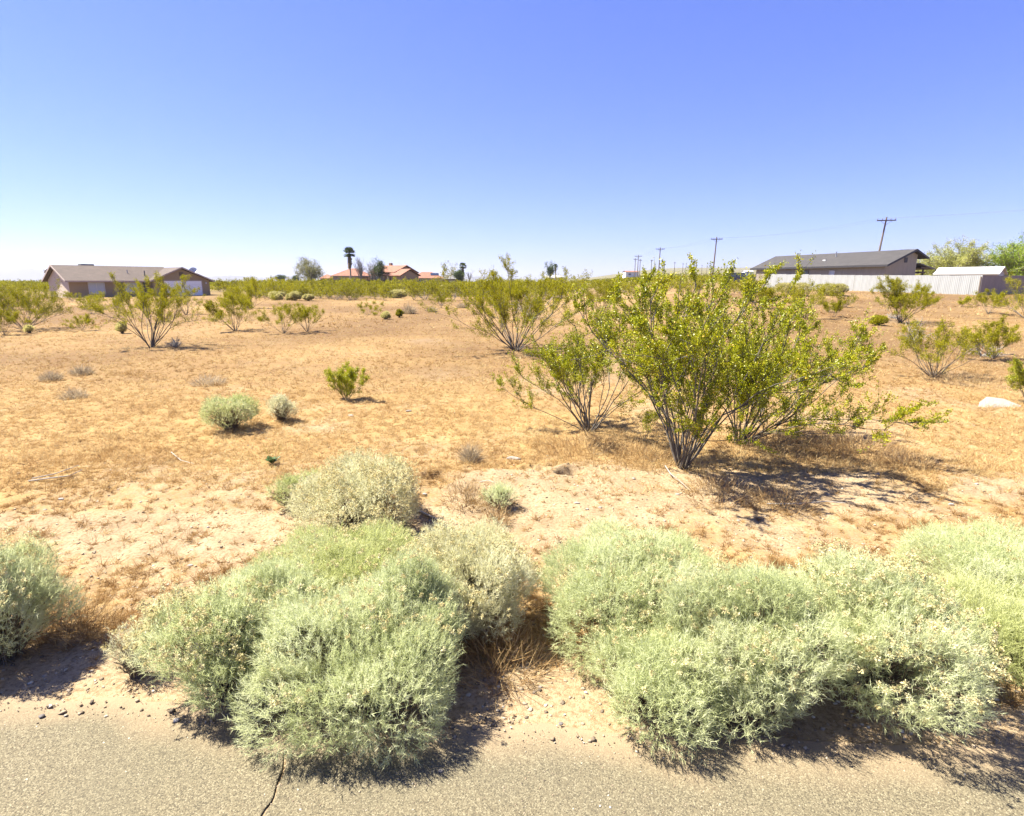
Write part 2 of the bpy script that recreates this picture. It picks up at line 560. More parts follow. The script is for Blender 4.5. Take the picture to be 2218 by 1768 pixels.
def build_road():
    rs = np.random.default_rng(3)
    crack = [gp(606, 1660), gp(603, 1695), gp(596, 1718), gp(586, 1738), gp(578, 1768)]
    cx = [p[0] for p in crack]; cy = [p[1] for p in crack]
    cy = cy + [cy[-1] - .6, -7]; cx = cx + [cx[-1] - .06, cx[-1] - .3]

    def crackx(y):
        return np.interp(-y, [-q for q in cy], cx) + .02 * (vnoise(y, y * 0, .05, 2) - .5)

    def sheet(left):
        ny, nx = 150, 160
        t = np.linspace(0, 1, ny)[None] ** 1.6
        q = (np.linspace(0, 1, nx)[:, None]) ** 1.7
        yg = EDGE0 - t * 9
        w = np.where(yg < cy[0], .0015 + .008 * vnoise(yg, yg * 0, .12, 5), .0003)
        xn = crackx(yg) + (-w if left else w)
        x = xn + ((-14 if left else 14) - xn) * q
        e = EDGE0 + EDGE1 * x + .16 * (fbm(x, 0 * x, .5, 3, 4) - .5) + .10 * (vnoise(x, 0 * x, 2.2, 1) - .5)
        y = e - t * (9 + e - EDGE0)
        z = .006 + .004 * vnoise(x, y, .4, 6) + .010 * np.minimum(1, t * 40)
        z[:, 0] = -.03
        z[0] -= .002
        S = np.clip(1.1 - t * 30 * (.6 + fbm(x, y, .5, 11, 3)), 0, 1)
        V = np.stack([x, y, z], -1).reshape(-1, 3)
        i = np.arange(nx - 1)[:, None] * ny + np.arange(ny - 1)[None]
        Fq = np.stack([i, i + 1, i + 1 + ny, i + ny], -1).reshape(-1, 4)
        if not left:
            Fq = Fq[:, ::-1]
        return V, Fq, S.ravel()
    A = sheet(True); B = sheet(False)
    V = np.concatenate([A[0], B[0]]); Fq = np.concatenate([A[1], B[1] + len(A[0])])
    me = np_mesh('road', V, Fq[:, ::-1], M['road'], {'sand': np.concatenate([A[2], B[2]])}, True)
    tag(link('road', me), kind='structure')


build_road()


# far mountains, real height fields some kilometres out
def mountains(name, u0, u1, zc, prof, depth, seed, mat):
    n = 160; m = 16
    us = np.linspace(u0, u1, n)
    V = []
    for j in range(m):
        q = j / (m - 1)
        for u in us:
            x, y = far_at(u, zc * (1 + depth * q / zc))
            px = float(np.interp(u, [p[0] for p in prof], [p[1] for p in prof]))
            h = px * zc / (F * 1.05) * (.75 + .5 * fbm(u, q * 90, 60, seed, 5)) * math.sin(math.pi * min(1, q * 1.0) * .98 + .02)
            V.append((x, y, max(1.0, 1.2 + h)))
    i = np.arange(m - 1)[:, None] * n + np.arange(n - 1)[None]
    Fq = np.stack([i, i + 1, i + 1 + n, i + n], -1).reshape(-1, 4)
    o = link(name, np_mesh(name, np.array(V), Fq, mat, None, True))
    tag(o, kind='structure')


M['mountain'] = plain('mountain_rock', (0.045, 0.039, 0.036), .95, .25, .004)
mountains('mountains', -700, 260, 5600, [(-700, 30), (-200, 34), (20, 30), (60, 33), (100, 31), (190, 18), (260, 0)], 1200, 2, M['mountain'])
mountains('mountains', 380, 1250, 6000, [(380, 0), (440, 14), (500, 17), (560, 13), (620, 17), (690, 13), (800, 9), (900, 7), (1000, 14), (1040, 15), (1120, 6), (1250, 0)], 900, 5, M['mountain'])

# ------------------------------------------------------------------ plant geometry
def unit(v):
    return v / np.maximum(np.linalg.norm(v, axis=-1, keepdims=True), 1e-9)


def tubes(P, R, k=4):
    """P (m,n,3) polylines, R (m,n) radii -> vertices, quads"""
    m, n, _ = P.shape
    T = unit(np.gradient(P, axis=1))
    ref = np.where(np.abs(T[..., 2:3]) < .9, np.array([0, 0, 1.0]), np.array([1.0, 0, 0]))
    A = unit(np.cross(T, ref)); B = np.cross(T, A)
    g = np.arange(k) * 2 * np.pi / k
    V = P[:, :, None] + R[:, :, None, None] * (A[:, :, None] * np.cos(g)[:, None] + B[:, :, None] * np.sin(g)[:, None])
    idx = np.arange(m * n * k).reshape(m, n, k)
    a = idx[:, :-1]; c = idx[:, 1:]
    Q = np.stack([a, np.roll(a, -1, 2), np.roll(c, -1, 2), c], -1).reshape(-1, 4)
    return V.reshape(-1, 3), Q


def kites(C, D, L, W, rs):
    """leaf shaped quads: base C, direction D, length L, width W"""
    n = len(C)
    S = unit(np.cross(D, unit(rs.normal(size=(n, 3)))))
    L = np.broadcast_to(L, n)[:, None]; W = np.broadcast_to(W, n)[:, None]
    mid = C + D * L * .5
    V = np.stack([C, mid + S * W * .5, C + D * L, mid - S * W * .5], 1).reshape(-1, 3)
    return V, np.arange(n * 4).reshape(n, 4)


def blades(C, D, L, W, rs):
    n = len(C)
    S = unit(np.cross(D, unit(rs.normal(size=(n, 3)))))
    L = np.broadcast_to(L, n)[:, None]; W = np.broadcast_to(W, n)[:, None]
    V = np.stack([C + S * W * .5, C - S * W * .5, C + D * L], 1).reshape(-1, 3)
    return V, np.arange(n * 3).reshape(n, 3)


def grow(start, d0, length, n, rs, up=.3, wander=.12):
    """curved polylines; start (m,3), d0 (m,3), length (m,) -> (m,n,3)"""
    m = len(start)
    d = unit(d0).copy()
    P = np.zeros((m, n, 3)); P[:, 0] = start
    step = (length / (n - 1))[:, None]
    for i in range(1, n):
        d = unit(d + np.array([0, 0, up / n]) + rs.normal(size=(m, 3)) * wander)
        P[:, i] = P[:, i - 1] + d * step
    return P


def along(P, t):
    """points and directions on polylines P (m,n,3) at t (m,k) in 0..1"""
    m, n, _ = P.shape
    f = np.clip(t, 0, .9999) * (n - 1)
    i = f.astype(int); w = (f - i)[..., None]
    r = np.arange(m)[:, None]
    a = P[r, i]; b = P[r, i + 1]
    return a * (1 - w) + b * w, unit(b - a)


def creosote_geo(seed, H, R, nst=18, lean=(0, 0), nb=6, nt=5, nl=36, leaf=.017, spread=1.0, bare=.35, fl=0.0, plume=.028, low=0.0, twig_up=.5, az=None):
    rs = np.random.default_rng(seed)
    if az is None:
        a = rs.random(nst) * 2 * np.pi
    else:
        a = az[0] + (az[1] - az[0]) * rs.random(nst)
    th = np.arctan2(R, H) * spread * np.sqrt(rs.random(nst) * .95 + .05) * 1.5
    d0 = np.stack([np.cos(a) * np.sin(th), np.sin(a) * np.sin(th), np.cos(th)], -1)
    d0 = unit(d0 + np.array([lean[0], lean[1], 0]))
    ln = H * (.72 + .30 * rs.random(nst)) / np.maximum(np.cos(th) ** .5, .6)
    s0 = np.stack([np.cos(a), np.sin(a), a * 0], -1) * (.03 * H * rs.random(nst))[:, None]
    s0[:, 2] = -.03
    P1 = grow(s0, d0, ln * .92, 9, rs, .12, .14)
    kz = H / max(P1[..., 2].max() + .10 * H, .01)
    P1[..., 2] *= np.where(P1[..., 2] > 0, min(kz, 1.25), 1)
    r0 = .0052 * H * (.6 + .6 * rs.random(nst))
    R1 = r0[:, None] * np.linspace(1, .28, 9)[None] + .001
    tb = bare + (1 - bare) * rs.random((nst, nb)) ** .85
    tb[:, 0] = .985
    B0, BD = along(P1, tb)
    bd = unit(BD + rs.normal(size=BD.shape) * .55 + np.array([0, 0, .22]))
    bl = (.36 * H * (1 - .55 * tb) * (.6 + .6 * rs.random(tb.shape)))
    P2 = grow(B0.reshape(-1, 3), bd.reshape(-1, 3), bl.ravel(), 6, rs, twig_up, .11)
    R2 = np.repeat(r0, nb)[:, None] * .42 * np.linspace(1, .3, 6)[None] + .0008
    tt = .12 + .88 * rs.random((len(P2), nt))
    tt[:, 0] = .98
    C0, CD = along(P2, tt)
    cd = unit(CD + rs.normal(size=CD.shape) * .55 + np.array([0, 0, .2]))
    cl = (np.repeat(bl.ravel(), nt).reshape(tt.shape) * .45 * (.5 + .8 * rs.random(tt.shape))).ravel() + .02
    P3 = grow(C0.reshape(-1, 3), cd.reshape(-1, 3), cl, 4, rs, twig_up, .12)
    R3 = np.full((len(P3), 4), .0011 * max(1, H / 1.6)) * np.linspace(1.4, .8, 4)[None]
    parts = [tubes(P1, R1, 6), tubes(P2, R2, 4), tubes(P3, R3, 3)]
    V = []; Q = []; o = 0
    for v, q in parts:
        V.append(v); Q.append(q + o); o += len(v)
    stems = (np.concatenate(V), np.concatenate(Q))
    tl = rs.random((len(P3), nl)) ** .8
    C, D = along(P3, tl)
    C = C.reshape(-1, 3); D = D.reshape(-1, 3)
    C = C + rs.normal(size=C.shape) * plume * (.6 + .4 * rs.random((len(C), 1)))
    wt = np.repeat(np.clip(.12 + 1.15 * rs.random(len(P3)) ** 1.3, 0, 1), nl)
    keep = (C[:, 2] > low * H + .01) & (rs.random(len(C)) < wt)
    C = C[keep]; D = D[keep]
    tint = np.repeat(rs.random(len(P3)) * .5, nl)[keep] + rs.random(len(C)) * .45
    dl = unit(D * .6 + rs.normal(size=D.shape) * .7 + np.array([0, 0, .25]))
    lv, lq = kites(C, dl, leaf * (.7 + .7 * rs.random(len(C))), leaf * .62, rs)
    flow = None
    if fl > 0:
        k = rs.random(len(C)) < fl
        fv = []
        c = C[k] + rs.normal(size=(k.sum(), 3)) * .012
        n5 = 4
        dd = unit(rs.normal(size=(len(c) * n5, 3)) + np.array([0, 0, .5]))
        flow = kites(np.repeat(c, n5, 0), dd, leaf * .8, leaf * .65, rs)
    return stems, (lv, lq, np.repeat(tint, 4)), flow


def plant(name, label, cat, loc, meshes, rz=0.0, scale=(1, 1, 1), group=None):
    t = thing(name, label, cat, loc, rz, group)
    t.scale = scale
    for n, me in meshes:
        if me is not None:
            o = link(n, me, t)
            if n in ('seed_heads', 'flowers'):
                o['kind'] = 'stuff'
    return t


def creosote_meshes(stems, leaves, flow, leafmat_='creosote_leaf', bark='creosote_bark'):
    return [('stems', np_mesh('creosote_stems', stems[0], stems[1], M[bark])),
            ('foliage', np_mesh('creosote_foliage', leaves[0], leaves[1], M[leafmat_], {'tint': leaves[2]})),
            ('flowers', np_mesh('creosote_flowers', flow[0], flow[1], M['creosote_flower']) if flow is not None else None)]


def fit_creosote(u, v, x0, x1, ytop):
    """base point and size of a bush whose foot is at (u,v) and crown spans x0..x1 up to ytop"""
    x, y = gp(u, v)
    z = gz(x, y)
    zc = y * cp - (z - CAMZ) * sp
    R = (x1 - x0) / 2 * zc / F
    lean = ((x0 + x1) / 2 - u) * zc / F
    H = 0.3
    while proj((x, y, z + H))[1] > ytop and H < 6:
        H += .01
    return x, y, z, H, R, lean


# ------------------------------------------------------------------ rabbitbrush mounds
def rabbit_geo(seed, r, h, dens=1.0, leaf=.042, width=.0034, seeds=.0, nlobe=9, squash=1.0, up=.45, nper=9):
    rs = np.random.default_rng(seed)
    # lobes of the mound
    lob = [(0, 0, .44 * h, .64 * r, .60 * r * squash, .50 * h)]
    for k in range(nlobe):
        a = 2 * np.pi * (k + rs.random() * .9) / nlobe
        q = r * (.50 + .26 * rs.random())
        zz = h * (.30 + .32 * rs.random())
        s = r * (.28 + .24 * rs.random())
        lob.append((math.cos(a) * q, math.sin(a) * q * squash, zz, s, s, min(s * .95, h * 1.02 - zz)))
    for k in range(5):
        a = rs.random() * 6.28; q = r * .55 * rs.random()
        s = r * (.24 + .18 * rs.random())
        zz = h * (.56 + .18 * rs.random())
        lob.append((math.cos(a) * q, math.sin(a) * q * squash, zz, s, s, min(s, h * 1.03 - zz)))
    lob = np.array(lob)
    area = (lob[:, 3] * lob[:, 5]).sum() * 2 * np.pi * .8
    n = int(area * 3400 * dens)
    pick = rs.choice(len(lob), n, p=(lob[:, 3] * lob[:, 5]) / (lob[:, 3] * lob[:, 5]).sum())
    d = unit(rs.normal(size=(n, 3)))
    d[:, 2] = np.where(d[:, 2] < -.6, -d[:, 2], d[:, 2])
    rad = .70 + .34 * rs.random(n) ** .6
    L = lob[pick]
    P = L[:, :3] + d * L[:, 3:] * rad[:, None]
    # drop shoots buried deep inside another lobe
    deep = np.zeros(n, bool)
    for i, l in enumerate(lob):
        q = np.linalg.norm((P - l[:3]) / l[3:], axis=1)
        deep |= (q < .62) & (pick != i)
    pit = vnoise(P[:, 0] + 3.1 + seed, P[:, 1] + P[:, 2] * .8, .13 * max(r, .3) / .5, seed % 7)
    keep = (~deep | (rs.random(n) < .12)) & (P[:, 2] > .03) & (pit > .06 + .14 * rs.random(n))
    P = P[keep]; pick = pick[keep]; d = d[keep]
    n = len(P)
    base = P * np.array([.25, .25, 0])
    out = unit(unit(P - base) * .55 + d * .35 + np.array([0, 0, up]) + rs.normal(size=(n, 3)) * .22)
    sl = .04 + .09 * rs.random(n) ** 1.5
    lobt = rs.random(len(lob)) * .42
    # shoot axes
    m = nper
    t = rs.random((n, m))
    C = P[:, None] + out[:, None] * (t * sl[:, None])[..., None]
    D = unit(out[:, None] * .8 + rs.normal(size=(n, m, 3)) * .46)
    C = C.reshape(-1, 3); D = D.reshape(-1, 3)
    lv, lf = blades(C, D, leaf * (.55 + .8 * rs.random(len(C))), width * (.8 + .5 * rs.random(len(C))), rs)
    tint = np.clip(np.repeat(lobt[pick] + rs.random(n) * .25, m) + rs.random(n * m) * .38, 0, 1)
    lt = np.repeat(tint, 3)
    # stems
    k = min(n, int(420 * dens) + 60)
    sel = rs.choice(n, k, replace=False)
    E = P[sel]
    b0 = np.stack([rs.normal(size=k) * .10 * r, rs.normal(size=k) * .10 * r * squash, np.full(k, -.02)], -1)
    tt = np.linspace(0, 1, 6)[None, :, None]
    ctrl = b0 * .55 + E * .45 + np.array([0, 0, 1]) * (.10 * h)
    SP = (1 - tt) ** 2 * b0[:, None] + 2 * tt * (1 - tt) * ctrl[:, None] + tt ** 2 * E[:, None]
    SP = SP + rs.normal(size=SP.shape) * .008
    SR = np.linspace(.0042, .0014, 6)[None] * (.6 + .8 * rs.random(k))[:, None]
    sv, sq = tubes(SP, SR, 3)
    # dried flower heads
    head = None
    if seeds > 0:
        # they cluster: only on some lobes and mostly on the upper side
        w = rs.random(len(lob)) ** 1.5
        ok = (rs.random(n) < seeds * w[pick] * 2.2) & (P[:, 2] > .25 * h) & (d[:, 2] > -.1)
        # clusters: only patches
        cells = vnoise(P[:, 0] * 1.0 + 5, P[:, 1] * 1.0 + P[:, 2], .11, seed % 13) > .40
        ok &= cells
        hc = P[ok] + out[ok] * (sl[ok, None] + .035)
        k = len(hc)
        if k:
            q = 26
            hd = unit(rs.normal(size=(k, q, 3)) + out[ok][:, None] * .7)
            hr = (.009 + .012 * rs.random(k))
            C2 = hc[:, None] + hd * (hr[:, None] * rs.random((k, q)))[..., None]
            hv, hf = kites(C2.reshape(-1, 3), unit(hd + rs.normal(size=hd.shape) * .5).reshape(-1, 3), .014, .008, rs)
            ht = np.repeat(np.clip(np.repeat(rs.random(k) * .6, q) + rs.random(k * q) * .4, 0, 1), 4)
            # little stalks
            head = (hv, hf, ht)
    return (sv, sq), (lv, lf, lt), head


def rabbit_meshes(geo, mat):
    s, l, hd = geo
    return [('stems', np_mesh('rabbitbrush_stems', s[0], s[1], M['sage_stem'])),
            ('foliage', np_mesh('rabbitbrush_foliage', l[0], l[1], M[mat], {'tint': l[2]})),
            ('seed_heads', np_mesh('rabbitbrush_seed_heads', hd[0], hd[1], M['seed_head'], {'tint': hd[2]}) if hd else None)]


def fit_mound(x0, x1, ytop, ybot):
    u = (x0 + x1) / 2
    fx, fy = gp(u, ybot)
    r = .4
    for _ in range(12):
        y = fy + .80 * r
        zc = y * cp + 2.25 * sp
        r = .5 * r + .5 * (x1 - x0) / 2 * zc / F * 1.0
    y = fy + .80 * r
    zc = y * cp + 2.25 * sp
    x = (u - CX) / F * zc
    z = gz(x, y)
    a = np.linspace(0, np.pi, 40)
    h = .12
    while h < 1.5:
        ring = np.stack([np.full(40, x), y + .92 * r * np.cos(a), z + .38 * h + .62 * h * np.sin(a)], -1)
        if proj(ring)[1].min() < ytop:
            break
        h += .01
    return x, y, z, r, h

# ------------------------------------------------------------------ rabbitbrush along the road
RB = [
    # x0, x1, ytop, ybot, leaf material, seeds, label, seed
    (1545, 1740, 1420, 1632, 'sage_leaf', .05, 'small rabbitbrush tucked between the low front bush and the broad seedy bush', 33),
    (470, 740, 1222, 1500, 'sage_leaf', .03, 'rabbitbrush filling the left middle of the central clump', 30),
    (770, 1010, 1200, 1500, 'sage_leaf', .05, 'rabbitbrush filling the right middle of the central clump', 31),
    (1420, 1680, 1240, 1560, 'sage_leaf', .03, 'rabbitbrush in the heart of the right-hand clump behind the low front one', 32),
    (-150, 125, 1180, 1500, 'sage_leaf', .10, 'rabbitbrush cut off by the left picture edge beside the road', 11),
    (365, 615, 1268, 1572, 'sage_leaf', .16, 'rabbitbrush with many tan seed heads, leftmost of the central clump', 12),
    (580, 985, 1300, 1655, 'sage_leaf', .05, 'large front rabbitbrush of the central clump, closest to the camera', 13),
    (560, 905, 1172, 1420, 'lime_leaf', .03, 'greener rabbitbrush in the middle of the central clump, behind the front one', 14),
    (890, 1165, 1153, 1425, 'grey_leaf', .10, 'whitish rabbitbrush on the right side of the central clump', 15),
    (640, 905, 1018, 1200, 'grey_leaf', .30, 'straw coloured seedy rabbitbrush at the back of the central clump', 16),
    (1172, 1560, 1150, 1445, 'sage_leaf', .04, 'tall round rabbitbrush at the left back of the right-hand clump', 17),
    (1290, 1565, 1372, 1622, 'sage_leaf', .03, 'low rabbitbrush at the left front of the right-hand clump', 18),
    (1500, 1790, 1235, 1590, 'sage_leaf', .06, 'narrow rabbitbrush between the round bush and the seedy broad bush', 19),
    (1655, 2095, 1222, 1618, 'sage_leaf', .20, 'broad rabbitbrush covered in tan seed heads at the right front', 20),
    (2030, 2380, 1290, 1530, 'lime_leaf', .0, 'bright lime green rabbitbrush at the right picture edge', 21),
    (1995, 2370, 1168, 1390, 'sage_leaf', .02, 'grey green rabbitbrush behind the lime green one at the right edge', 22),
    (240, 335, 1365, 1490, 'grey_leaf', .05, 'thin sparse pale rabbitbrush at the left foot of the central clump', 23),
    (588, 672, 1040, 1118, 'lime_leaf', .0, 'small round dark green rabbitbrush left of the straw coloured one', 24),
    (640, 706, 1026, 1095, 'lime_leaf', .0, 'small olive rabbitbrush squeezed between its round neighbour and the straw coloured one', 25),
    (715, 800, 1006, 1080, 'lime_leaf', .0, 'green rabbitbrush tip showing behind the straw coloured one', 26),
    (1043, 1117, 1056, 1112, 'sage_leaf', .0, 'little pale rabbitbrush standing alone on the bare dirt', 27),
    (446, 550, 868, 942, 'lime_leaf', .06, 'mid-field pale green rabbitbrush, the larger of two on the dry grass', 28),
    (575, 638, 860, 918, 'grey_leaf', .04, 'mid-field grey rabbitbrush, the smaller and rounder of two', 29),
]
for (x0, x1, yt, yb, mat, sd, lab, seed) in RB:
    x, y, z, r, h = fit_mound(x0, x1, yt, yb)
    near = y < 4.6
    dens = 1.0 if near else (.75 if y < 8 else .5)
    if 'sparse' in lab:
        dens = .35
    geo_ = rabbit_geo(seed, r, h, dens, (.038 if near else .034), (.0027 if near else (.0048 if y < 8 else .0075)), sd,
                      11 if r > .3 else 5, up=.45, nper=13 if near else 7)
    plant('rabbitbrush', lab, 'shrub', (x, y, z), rabbit_meshes(geo_, mat))

# ------------------------------------------------------------------ creosote bushes close by
NEAR_XY = []
CB = [
    # foot u, v, x0, x1, ytop, kwargs, label
    (1476, 1012, 1362, 1700, 566, dict(seed=101, nst=22, nb=8, nt=6, nl=113, leaf=0.025, fl=.010, plume=0.019, bare=.17, spread=.9),
     'tallest creosote bush, dark upright stems and yellow flowers, right of centre'),
    (1602, 962, 1480, 1990, 640, dict(seed=102, nst=30, nb=8, nt=6, nl=82, leaf=0.025, fl=.005, plume=0.020, bare=.2, spread=.85),
     'wide creosote bush behind the tallest one, spreading low to the right'),
    (1275, 935, 1050, 1400, 682, dict(seed=103, nst=24, nb=7, nt=6, nl=60, leaf=0.025, fl=.002, plume=0.021, bare=.42, low=.18),
     'open V-shaped creosote bush left of the tallest one'),
    (1395, 955, 1340, 1450, 880, dict(seed=104, nst=7, nb=4, nt=4, nl=24, leaf=0.021, bare=.5),
     'low sprig of creosote between the V-shaped and the tallest bush'),
    (1118, 760, 1010, 1290, 570, dict(seed=105, nst=26, nb=7, nt=6, nl=70, leaf=0.036, plume=0.042, bare=.35),
     'big creosote bush with grey bare twigs behind the V-shaped one'),
    (327, 752, 256, 402, 600, dict(seed=106, nst=22, nb=7, nt=6, nl=61, leaf=0.031, plume=0.036, bare=.42, low=.2),
     'V-shaped creosote bush standing before the left house garage'),
    (750, 867, 709, 794, 792, dict(seed=107, spread=.75, nst=14, nb=7, nt=5, nl=60, leaf=0.020, plume=.022, bare=.12),
     'small bright green creosote alone in the middle of the dry field'),
    (2022, 817, 1936, 2125, 690, dict(seed=108, nst=22, nb=6, nt=5, nl=39, leaf=0.027, plume=.035, bare=.4),
     'half bare creosote bush with grey stems at the right, beyond the main shadow'),
    (2152, 778, 2095, 2195, 690, dict(seed=109, nst=16, nb=6, nt=5, nl=58, leaf=0.027, plume=.035, bare=.35),
     'green creosote bush beside the white dead twigs at right'),
    (2228, 872, 2180, 2300, 775, dict(seed=110, nst=14, nb=6, nt=5, nl=64, leaf=0.023, plume=.03, bare=.25),
     'creosote bush cut by the right picture edge above the white slab'),
    (1950, 700, 1878, 2012, 605, dict(seed=111, nst=24, nb=7, nt=6, nl=50, leaf=0.038, plume=0.050, bare=.3),
     'rounded creosote bush in front of the pale metal fence'),
    (2222, 690, 2150, 2330, 585, dict(seed=112, nst=26, nb=7, nt=6, nl=36, leaf=0.042, plume=.07, bare=.25),
     'large olive creosote bush at the right edge by the fence corner'),
    (55, 714, -20, 138, 612, dict(seed=113, nst=26, nb=7, nt=6, nl=32, leaf=0.040, plume=.06, bare=.35),
     'broad creosote bush with grey base at the left picture edge'),
    (1303, 686, 1274, 1342, 608, dict(seed=114, nst=18, nb=6, nt=5, nl=43, leaf=0.040, plume=.06, bare=.35),
     'creosote bush with a dark foot, far beyond and left of the tallest one'),
    (510, 717, 464, 551, 640, dict(seed=115, nst=18, nb=6, nt=5, nl=43, leaf=0.038, plume=.055, bare=.4),
     'creosote bush right of the left house, the front one of its pair'),
    (614, 723, 578, 642, 660, dict(seed=116, nst=16, nb=5, nt=5, nl=36, leaf=0.033, plume=.05, bare=.5, low=.25),
     'left one of two small creosote bushes growing side by side'),
    (666, 719, 638, 699, 662, dict(seed=117, nst=14, nb=5, nt=5, nl=43, leaf=0.033, plume=.05, bare=.45, low=.25),
     'right one of two small creosote bushes growing side by side'),
    (797, 682, 764, 824, 650, dict(seed=118, nst=10, nb=5, nt=5, nl=36, leaf=0.036, plume=.05, bare=.4),
     'low flat-topped creosote on the red ground before the pink houses'),
    (178, 716, 150, 206, 683, dict(seed=119, nst=12, nb=5, nt=4, nl=32, leaf=0.033, plume=.045, bare=.3),
     'small creosote bush between the left edge bush and the V-shaped one'),
    (404, 682, 374, 432, 620, dict(seed=120, nst=14, nb=5, nt=5, nl=36, leaf=0.041, plume=.06, bare=.4),
     'creosote bush half hidden behind the V-shaped one at the garage'),
    (1742, 690, 1698, 1784, 612, dict(seed=121, nst=16, nb=6, nt=5, nl=36, leaf=0.040, plume=.06, bare=.35),
     'creosote bush before the fence, showing above the wide bush'),
    (1806, 688, 1784, 1834, 652, dict(seed=122, nst=10, nb=5, nt=5, nl=39, leaf=0.036, plume=.05, bare=.3),
     'small dense creosote bush right of the bush before the fence'),
    (2140, 680, 2108, 2172, 630, dict(seed=123, nst=12, nb=5, nt=5, nl=39, leaf=0.038, plume=.05, bare=.35),
     'small creosote bush in front of the fence corner'),
    (2082, 664, 2066, 2098, 643, dict(seed=124, nst=8, nb=5, nt=4, nl=32, leaf=0.041, plume=.05, bare=.3),
     'tiny creosote bush below the fence, left of its corner'),
    (1640, 668, 1590, 1690, 604, dict(seed=125, nst=18, nb=6, nt=5, nl=32, leaf=0.053, plume=.08, bare=.3),
     'creosote bush in front of the left end of the metal fence'),
    (8, 726, -30, 32, 672, dict(seed=126, nst=12, nb=5, nt=5, nl=32, leaf=0.036, plume=.05, bare=.35),
     'small creosote bush cut by the left picture edge in front of the broad one'),
    (955, 668, 930, 970, 632, dict(seed=127, nst=9, nb=5, nt=4, nl=32, leaf=0.048, plume=.06, bare=.35),
     'small yellowish creosote bush alone right of the flat-topped one'),
    (545, 668, 440, 575, 606, dict(seed=128, nst=24, nb=7, nt=5, nl=28, leaf=0.066, plume=.10, bare=.3),
     'wide creosote bush right of the left house, the back one of its pair'),
]
for (u, v, x0, x1, yt, kw, lab) in CB:
    x, y, z, H, R, lean = fit_creosote(u, v, x0, x1, yt)
    st, lf, fl = creosote_geo(H=H, R=R, lean=(lean / max(H, .3) * .9, 0), **kw)
    NEAR_XY.append((x, y, R))
    plant('creosote_bush', lab, 'bush', (x, y, z), creosote_meshes(st, lf, fl, 'creosote_leaf' if y < 14 else 'creosote_far'))

# ------------------------------------------------------------------ buildings: footprints kept free of bushes
FREE = [(-56, 86, 15), (44, 70, 16), (-43, 156, 9), (-31, 154, 8), (-24, 160, 8), (50, 60, 12)]
VAR = []
for k in range(7):
    rs_ = np.random.default_rng(300 + k)
    st, lf, fl = creosote_geo(seed=300 + k, H=1.0, R=.62 + .25 * rs_.random(), nst=14, nb=5, nt=4, nl=9, leaf=.060, plume=.05, bare=.10 + .15 * rs_.random(), twig_up=.4)
    ms = creosote_meshes(st, lf, None, 'creosote_far', 'grey_bark')
    VAR.append([m for m in ms if m[1] is not None])
pts = []
rsb = np.random.default_rng(77)


def try_put(x, y, gap):
    for (fx, fy, fr) in FREE:
        if (x - fx) ** 2 + (y - fy) ** 2 < fr * fr:
            return False
    for (nx_, ny_, nr) in NEAR_XY:
        if (x - nx_) ** 2 + (y - ny_) ** 2 < (nr + gap) ** 2:
            return False
    for (px_, py_) in pts:
        if (x - px_) ** 2 + (y - py_) ** 2 < gap * gap:
            return False
    pts.append((x, y))
    return True


def band_bush(x, y, H):
    k = int(rsb.integers(len(VAR)))
    q = x / y
    marks = [(-.84, 'beyond the left picture edge bush'), (-.70, 'left of the brown house'), (-.52, 'by the brown house garage'), (-.44, 'just right of the brown house'),
             (-.36, 'between the brown house and the green tree'), (-.31, 'below the big grey green tree'), (-.25, 'below the hipped red roof and palm'),
             (-.17, 'below the pink house entry'), (-.10, 'below the solar panel roof'), (-.03, 'below the short far palm'), (.06, 'behind the big twiggy bush'),
             (.14, 'below the white mobile home'), (.24, 'below the three close poles'), (.34, 'behind the tip of the tallest bush'), (9, 'left of the metal fence')]
    place = [m for lim, m in marks if q < lim][0]
    row = 'front row' if y < 60 else 'middle row' if y < 80 else 'back row'
    size = 'tall' if H > 1.75 else 'low' if H < 1.2 else 'mid-sized'
    lab = f'{size} creosote bush, {row}, {place}'
    grp = f'{size} {row} creosote bushes {place}'
    w = H * (.85 + .4 * rsb.random())
    plant('creosote_bush', lab, 'bush', (x, y, gz(x, y)), VAR[k], rsb.random() * 6.28, (w, w, H), grp)


n_ind = 0
for (y0, y1, x0, x1, num, h0, h1, gap) in [
        (66, 86, -.50, .10, 70, 1.3, 2.4, 1.3), (86, 112, -.52, .12, 50, 1.6, 2.6, 1.7), (40, 70, -.98, -.62, 26, .7, 1.3, 1.8),
        (70, 120, -1.0, -.74, 20, 1.2, 2.1, 2.5), (45, 75, .12, .44, 24, .7, 1.35, 2.2), (75, 115, .10, .48, 44, .55, 1.15, 2.0),
        (30, 46, .30, .62, 5, .6, 1.0, 2.5), (44, 60, -.15, .1, 5, .6, 1.2, 3.0)]:
    c = 0; tries = 0
    while c < num and tries < 3000:
        tries += 1
        y = math.exp(math.log(y0) + (math.log(y1) - math.log(y0)) * rsb.random())
        x = y * (x0 + (x1 - x0) * rsb.random())
        H = h0 + (h1 - h0) * rsb.random()
        # keep the view of the brown house walls open
        if -.86 < x / y < -.54 and y < 78:
            H = min(H, .95)
        if .44 < x / y and y > 40:
            continue
        if try_put(x, y, gap):
            band_bush(x, y, H); c += 1; n_ind += 1

